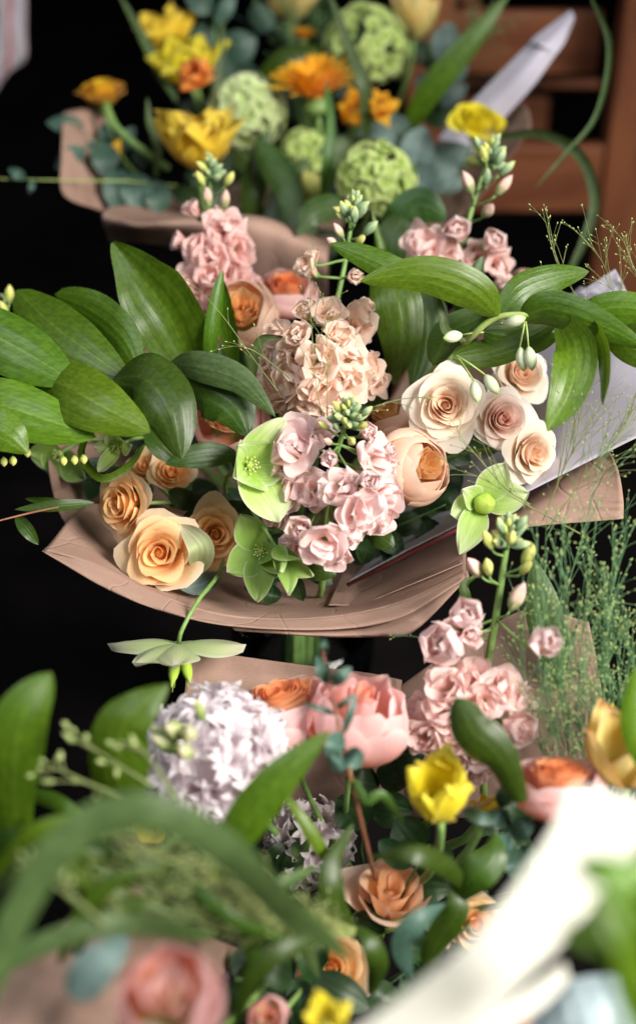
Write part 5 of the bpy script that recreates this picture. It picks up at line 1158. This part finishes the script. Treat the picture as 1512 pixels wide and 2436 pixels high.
blade('green narrow leaf under the broad left leaf, lying right', [(30, 1890, .78), (110, 1900, .76), (180, 1940, .75), (260, 2010, .76)], 40, 'leaf', 10, w_oval, -.2, name='narrow_leaf', group=LL)
blade('dark green leaf at the left edge below the broad leaf', [(-60, 2060, .72), (0, 2040, .71), (80, 2030, .70), (160, 2080, .70)], 120, 'leaf_dark', 10, w_oval, -.2, name='broad_leaf', group=LL)
blade('green leaf strip right of the lower hyacinth', [(820, 2110, .80), (770, 2030, .78), (720, 1950, .775), (670, 1880, .78)], 34, 'leaf_light', 10, w_lance, -.3, name='narrow_leaf', group=LL)
blade('curled light green leaf hooking around below the red twig', [(840, 1858, .79), (870, 1905, .785), (910, 1895, .785), (960, 1960, .80)], 26, 'blade', 20, w_ribbon, -.3, name='narrow_leaf', group=LL)
blade('shaded leaf in front of the lower left grass', [(330, 2150, .66), (250, 2110, .655), (190, 2080, .655), (140, 2010, .66)], 54, 'leaf_light', 10, w_oval, -.3, name='broad_leaf', group=LL)
blade('dull green leaf crossing the lower left grass', [(420, 2180, .66), (330, 2150, .655), (230, 2170, .655), (150, 2130, .66)], 46, 'leaf', 10, w_oval, -.3, name='broad_leaf', group=LL)
blade('dark leaf standing under the yellow tulip', [(1060, 2150, .80), (1120, 2090, .78), (1170, 2040, .78), (1180, 1980, .79)], 90, 'leaf_dark', 0, w_oval, -.3, name='broad_leaf', group=LL)
blade('blue grey leaf lying left of the big pink rose', [(300, 2200, .62), (270, 2260, .60), (220, 2310, .595), (170, 2380, .60)], 130, 'euca', 0, w_round, -.2, name='round_leaf', group=LL)
blade('bright green tip of a leaf at the right edge by the grass', [(1560, 1860, .76), (1520, 1780, .75), (1500, 1690, .75), (1512, 1580, .75)], 60, 'leaf_light', 0, w_oval, -.2, name='narrow_leaf', group=LL)
blade('tall grey green leaf right of the tall stock stem', [(1330, 1640, .95), (1310, 1530, .94), (1285, 1420, .935), (1270, 1330, .94)], 90, 'blade_grey', 0, w_oval, -.2, name='broad_leaf', group=LL)
blade('small green leaf left of the tall stock stem', [(1130, 1450, .93), (1110, 1420, .925), (1105, 1390, .925), (1135, 1370, .93)], 26, 'leaf', 20, w_oval, -.2, name='narrow_leaf', group=LL)
T = thing('leafy_branch', 'out of focus bright green branching leaves over the bottom right of the white paper', 'foliage branch', W(1600, 2360, .42))
leafs(T, [dict(pts=[(1600, 2030, .425), (1500, 2085, .42), (1420, 2070, .42), (1360, 2055, .425)], w=90, prof=w_oval),
          dict(pts=[(1620, 2300, .42), (1500, 2240, .415), (1400, 2220, .415), (1325, 2215, .42)], w=84, prof=w_oval), dict(pts=[(1600, 2460, .425), (1540, 2330, .415), (1500, 2230, .41), (1400, 2120, .41)], w=120, prof=w_oval),
          dict(pts=[(1640, 2280, .42), (1560, 2240, .415), (1500, 2180, .41), (1440, 2150, .41)], w=120, prof=w_oval), dict(pts=[(1620, 2560, .43), (1550, 2440, .425), (1500, 2360, .42), (1450, 2290, .42)], w=100, prof=w_oval)], 'leaf_light', seed=5)
mb = MB(); mb.tube(spline([W(1640, 2420, .43), W(1540, 2290, .42), W(1480, 2150, .415), W(1400, 2070, .42)], 12), .0016, 6); part(T, 'stem', mb, 'stem')
sprig('eucalyptus twig with small dark leaves and a red stem over the coral pink rose', 'low', [(850, 1920, .80), (822, 1800, .785), (800, 1700, .78), (782, 1610, .785), (765, 1545, .79)],
      [(784, 1630, 836, 1588, .78, 34, 10), (780, 1628, 752, 1560, .785, 32, 0), (795, 1690, 846, 1650, .78, 16, 20), (800, 1700, 716, 1672, .785, 14, 10), (808, 1740, 782, 1812, .775, 44, 0), (815, 1750, 850, 1648, .78, 18, 10), (822, 1790, 862, 1820, .775, 52, 0), (822, 1800, 786, 1830, .775, 46, 10), (770, 1560, 772, 1520, .79, 20, 0)], 'euca_dark', 'twig_red', .0014, seed=11)
sprig('dark blue green eucalyptus right of the yellow tulip', 'low', [(1230, 2080, .86), (1220, 1990, .83), (1180, 1900, .81)],
      [(1215, 1990, 1270, 1950, .81, 50, 0), (1210, 1960, 1160, 1930, .81, 44, 0), (1220, 2010, 1160, 2020, .81, 60, 0), (1225, 2030, 1290, 2060, .82, 60, 0), (1190, 1920, 1210, 1860, .81, 40, 0), (1220, 2020, 1240, 2100, .80, 60, 0), (1100, 1930, 1180, 1960, .80, 34, 0)], 'euca_dark', 'stem_dark', .0014, seed=12)
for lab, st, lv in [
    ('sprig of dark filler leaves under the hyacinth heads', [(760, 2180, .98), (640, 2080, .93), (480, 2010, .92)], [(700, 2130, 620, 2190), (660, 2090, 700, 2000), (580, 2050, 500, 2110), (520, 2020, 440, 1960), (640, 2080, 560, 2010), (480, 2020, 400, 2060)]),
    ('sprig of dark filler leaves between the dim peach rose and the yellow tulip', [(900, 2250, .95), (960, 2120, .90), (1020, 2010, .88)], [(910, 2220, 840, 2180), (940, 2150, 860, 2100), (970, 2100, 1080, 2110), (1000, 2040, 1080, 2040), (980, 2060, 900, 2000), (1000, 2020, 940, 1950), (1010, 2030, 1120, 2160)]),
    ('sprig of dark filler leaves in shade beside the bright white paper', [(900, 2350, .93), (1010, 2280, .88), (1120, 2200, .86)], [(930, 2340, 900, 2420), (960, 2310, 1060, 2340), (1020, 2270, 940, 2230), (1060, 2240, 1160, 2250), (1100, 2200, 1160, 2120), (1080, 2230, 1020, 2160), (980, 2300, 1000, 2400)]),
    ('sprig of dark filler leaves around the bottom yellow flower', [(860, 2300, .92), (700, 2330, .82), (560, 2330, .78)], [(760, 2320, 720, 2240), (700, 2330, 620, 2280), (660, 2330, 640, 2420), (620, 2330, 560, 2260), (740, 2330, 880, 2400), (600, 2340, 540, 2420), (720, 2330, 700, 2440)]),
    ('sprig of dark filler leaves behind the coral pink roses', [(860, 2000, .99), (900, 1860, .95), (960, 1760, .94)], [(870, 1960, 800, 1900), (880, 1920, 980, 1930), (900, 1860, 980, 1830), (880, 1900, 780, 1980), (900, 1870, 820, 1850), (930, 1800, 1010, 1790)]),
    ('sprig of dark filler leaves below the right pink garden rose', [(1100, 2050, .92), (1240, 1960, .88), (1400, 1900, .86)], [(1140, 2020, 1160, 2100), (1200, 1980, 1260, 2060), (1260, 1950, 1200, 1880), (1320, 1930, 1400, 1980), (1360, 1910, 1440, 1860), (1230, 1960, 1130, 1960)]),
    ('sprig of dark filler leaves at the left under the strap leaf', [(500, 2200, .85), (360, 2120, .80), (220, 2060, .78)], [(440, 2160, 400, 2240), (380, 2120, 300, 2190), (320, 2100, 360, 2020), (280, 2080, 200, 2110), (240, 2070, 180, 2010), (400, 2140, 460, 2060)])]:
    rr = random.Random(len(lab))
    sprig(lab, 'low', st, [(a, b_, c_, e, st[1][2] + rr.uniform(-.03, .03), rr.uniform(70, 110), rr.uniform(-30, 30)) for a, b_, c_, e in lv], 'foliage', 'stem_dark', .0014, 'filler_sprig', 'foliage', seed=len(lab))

# ------------------------------------------------------------------ ornamental grass
SG = ('grass_stalk', 'seed')
GF = ('grass_fine', 'seed')
plume('single seed stalk crossing the folded leaf toward the dusky stock', [(660, 930, .99), (600, 850, .985), (520, 740, .98), (428, 645, .98)], 70, 3, 201, SG, .00035, 0)
plume('seed stalk with yellow grains pointing left at the centre', [(690, 900, .98), (640, 860, .975), (590, 828, .97), (530, 822, .97)], 80, 5, 202, SG, .00035, 1, ang=(.2, .7))
plume('thin upright seed stalk over the pale peach stock, left', [(765, 990, .945), (750, 900, .945), (740, 760, .95), (732, 592, .96)], 130, 9, 203, ('grass_stalk', 'seed_dark'), .00035, 1)
plume('thin upright seed stalk over the pale peach stock, right', [(778, 990, .94), (778, 900, .94), (775, 800, .945), (768, 700, .95)], 120, 9, 204, ('grass_stalk', 'seed_dark'), .00035, 1)
plume('seed stalk leaning right above the bud cluster of the front stock', [(780, 1000, .935), (850, 980, .93), (950, 950, .93), (1035, 945, .93)], 90, 5, 205, SG, .00035, 1)
plume('thin dark seed stalk crossing the cream roses', [(1260, 1200, .93), (1200, 1160, .925), (1130, 1080, .92), (1070, 1010, .92)], 130, 7, 206, ('grass_stalk', 'seed_dark'), .00035, 1)
plume('thin seed stalk running over the garden rose and hellebore pod', [(1380, 1270, .93), (1250, 1200, .925), (1150, 1140, .92), (1065, 1110, .92)], 130, 6, 207, ('grass_stalk', 'seed_dark'), .00035, 1)
for i, (lab, path, sp_, nb) in enumerate([
    ('wispy seed plume rising at the right above the long ribbed leaves', [(1440, 800, 1.0), (1400, 740, 1.0), (1330, 640, 1.0), (1290, 500, 1.0)], 150, 12),
    ('wispy seed plume leaning over the white paper corner at the right edge', [(1500, 820, 1.0), (1480, 740, 1.0), (1440, 640, 1.0), (1400, 570, 1.0)], 150, 14),
    ('wispy seed plume at the right frame edge beside the post', [(1560, 780, 1.0), (1540, 700, 1.0), (1500, 620, 1.0), (1480, 560, 1.0)], 150, 12),
    ('seed plume spread over the lilac paper under the ribbed leaves', [(1290, 1240, .94), (1330, 1140, .93), (1370, 1040, .93), (1380, 900, .935)], 220, 26),
    ('seed plume fanning right across the lilac paper', [(1300, 1260, .93), (1380, 1150, .92), (1450, 1060, .92), (1540, 960, .92)], 230, 26),
    ('seed plume crossing the kraft flap at the right', [(1320, 1500, .90), (1360, 1360, .90), (1400, 1220, .90), (1440, 1060, .90)], 200, 22)]):
    plume(lab, path, sp_, nb, 210 + i, SG if i < 5 else GF, .00032, 2, .0008)
def grass_mass(label, plumes, mats):
    T = thing('ornamental_grass', label, 'ornamental grass', W(*plumes[0][0][0]), None, 'stuff'); mb = MB(); sd = MB()
    for k in plumes: plume('', k[0], k[1], k[2], k[3], into=(mb, sd), **k[4])
    part(T, 'stalk', mb, mats[0]); part(T, 'seed_head', sd, mats[1])
pl = []
for i in range(15):
    rr = random.Random(300 + i); x = 1250 + i * 21
    pl.append(([(1330 + i * 9, 2000, .90), (1300 + i * 17, 1800, .89 - rr.uniform(0, .03)), (x + rr.uniform(-20, 20), 1600, .89 - rr.uniform(0, .05)), (x + rr.uniform(-50, 70), rr.uniform(1170, 1480), .90 - rr.uniform(0, .05))],
          rr.uniform(120, 190), 28, 300 + i, dict(r=.0004, sub=3, seed_r=.0009, u0=.22, ang=(.15, .7))))
grass_mass('dense airy green ornamental grass full of tiny seeds at the right edge', pl, GF)
pl = []
for i in range(9):
    rr = random.Random(400 + i)
    pl.append(([(900, 2230, .80), (720, 2160 + i * 8, .72), (520, 2050 + i * 20, .68), (rr.uniform(180, 330), 1950 + i * 33, .655 + rr.uniform(-.02, .02))],
          rr.uniform(110, 170), 34, 400 + i, dict(r=.0004, sub=2, seed_r=.0009, u0=.15, ang=(.15, .6))))
grass_mass('blurred ornamental grass fanning left beneath the wide strap leaf', pl, SG)
for i, (lab, path) in enumerate([('blurred seed stalk pointing to the upper left past the broad leaf', [(360, 1870, .72), (250, 1800, .715), (170, 1740, .71)]), ('lower blurred seed stalk reaching left into the dark gap under the broad leaf', [(300, 1900, .70), (200, 1860, .70), (105, 1812, .70)]),
                                 ('blurred seed stalk right across the base of the broad leaf', [(420, 1900, .70), (350, 1800, .70), (300, 1770, .70)]), ('blurred seed stalk over the left strap leaf', [(250, 2200, .60), (150, 2120, .60), (50, 2060, .60)])]):
    plume(lab, path, 90, 4, 430 + i, SG, .0008, 1, .0022)
plume('small seed sprig in the gap under the middle wrap', [(1080, 1560, .93), (1010, 1520, .93), (930, 1512, .93)], 50, 4, 440, GF, .0004, 1)

for i, (x0, y0, x1, y1, x2, y2, w, m_) in enumerate([(160, 2330, 260, 2120, 480, 1960, 34, 'blade'), (-40, 2150, 120, 2000, 330, 1980, 30, 'blade_grey'), (60, 2120, 200, 2040, 420, 2080, 36, 'leaf'), (480, 1990, 620, 2120, 760, 2280, 40, 'blade_grey'), (380, 2020, 540, 2180, 740, 2260, 34, 'leaf_dark'), (120, 1960, 330, 2060, 560, 2240, 30, 'leaf_dark')]):
    blade(['thin blade rising from the kraft flap to the hyacinth', 'thin grey blade from the left edge under the broad leaf', 'green blade crossing the foot of the broad left leaf', 'grey blade falling right under the slanting leaf', 'dark blade falling right beside the lower grass', 'long dark blade lying through the lower left grass'][i],
          [(x0, y0, .69), (x1, y1, .665), (x2, y2, .70)], w, m_, 15, w_oval, -.2, name='narrow_leaf', group=LL)

for i, (p_, w, m_) in enumerate([
    ([(-30, 2110, .68), (60, 2000, .66), (170, 1960, .66), (300, 2000, .67)], 44, 'leaf_light'), ([(20, 1960, .70), (120, 2010, .68), (220, 2090, .67), (330, 2200, .67)], 40, 'leaf'),
    ([(140, 2300, .66), (190, 2190, .65), (270, 2100, .65), (420, 2050, .66)], 46, 'leaf'), ([(620, 2330, .74), (600, 2210, .72), (650, 2120, .72), (760, 2060, .74)], 60, 'leaf_dark'),
    ([(760, 2330, .78), (700, 2200, .74), (600, 2100, .71), (470, 2030, .70)], 56, 'blade_grey'), ([(1010, 2330, .82), (1040, 2240, .80), (1090, 2160, .79), (1060, 2060, .80)], 66, 'leaf_dark'),
    ([(850, 2240, .80), (800, 2150, .77), (790, 2060, .77), (840, 1960, .79)], 60, 'leaf_dark'), ([(560, 2440, .70), (600, 2330, .68), (680, 2260, .68), (800, 2230, .70)], 52, 'leaf_dark')]):
    blade(['light leaf arching at the left edge under the wide strap leaf', 'green leaf falling right from the left edge', 'green leaf rising from the kraft flap', 'dark leaf between the lower grass and the shaded hyacinth', 'grey leaf arching left above the blurred orange peach rose', 'dark leaf between the dim peach rose and the bright white paper', 'dark leaf left of the dim peach rose', 'dark leaf right of the big blurred pink rose'][i], p_, w, m_, 15, w_oval, -.25, name='long_leaf', group=LL)

for i, (p_, w, m_) in enumerate([
    ([(1120, 2120, .80), (1060, 2060, .76), (980, 2030, .745), (880, 2040, .76)], 54, 'leaf_dark'), ([(980, 2330, .80), (960, 2250, .77), (1000, 2190, .765), (1060, 2150, .78)], 60, 'euca_dark'),
    ([(880, 2370, .80), (900, 2300, .77), (880, 2240, .765), (840, 2200, .775)], 56, 'leaf_dark')]):
    blade(['dark leaf arching over the top of the dim peach rose', 'dull blue green leaf right below the dim peach rose', 'dark leaf between the two blurred roses'][i], p_, w, m_, 20, w_oval, -.25, name='long_leaf', group=LL)
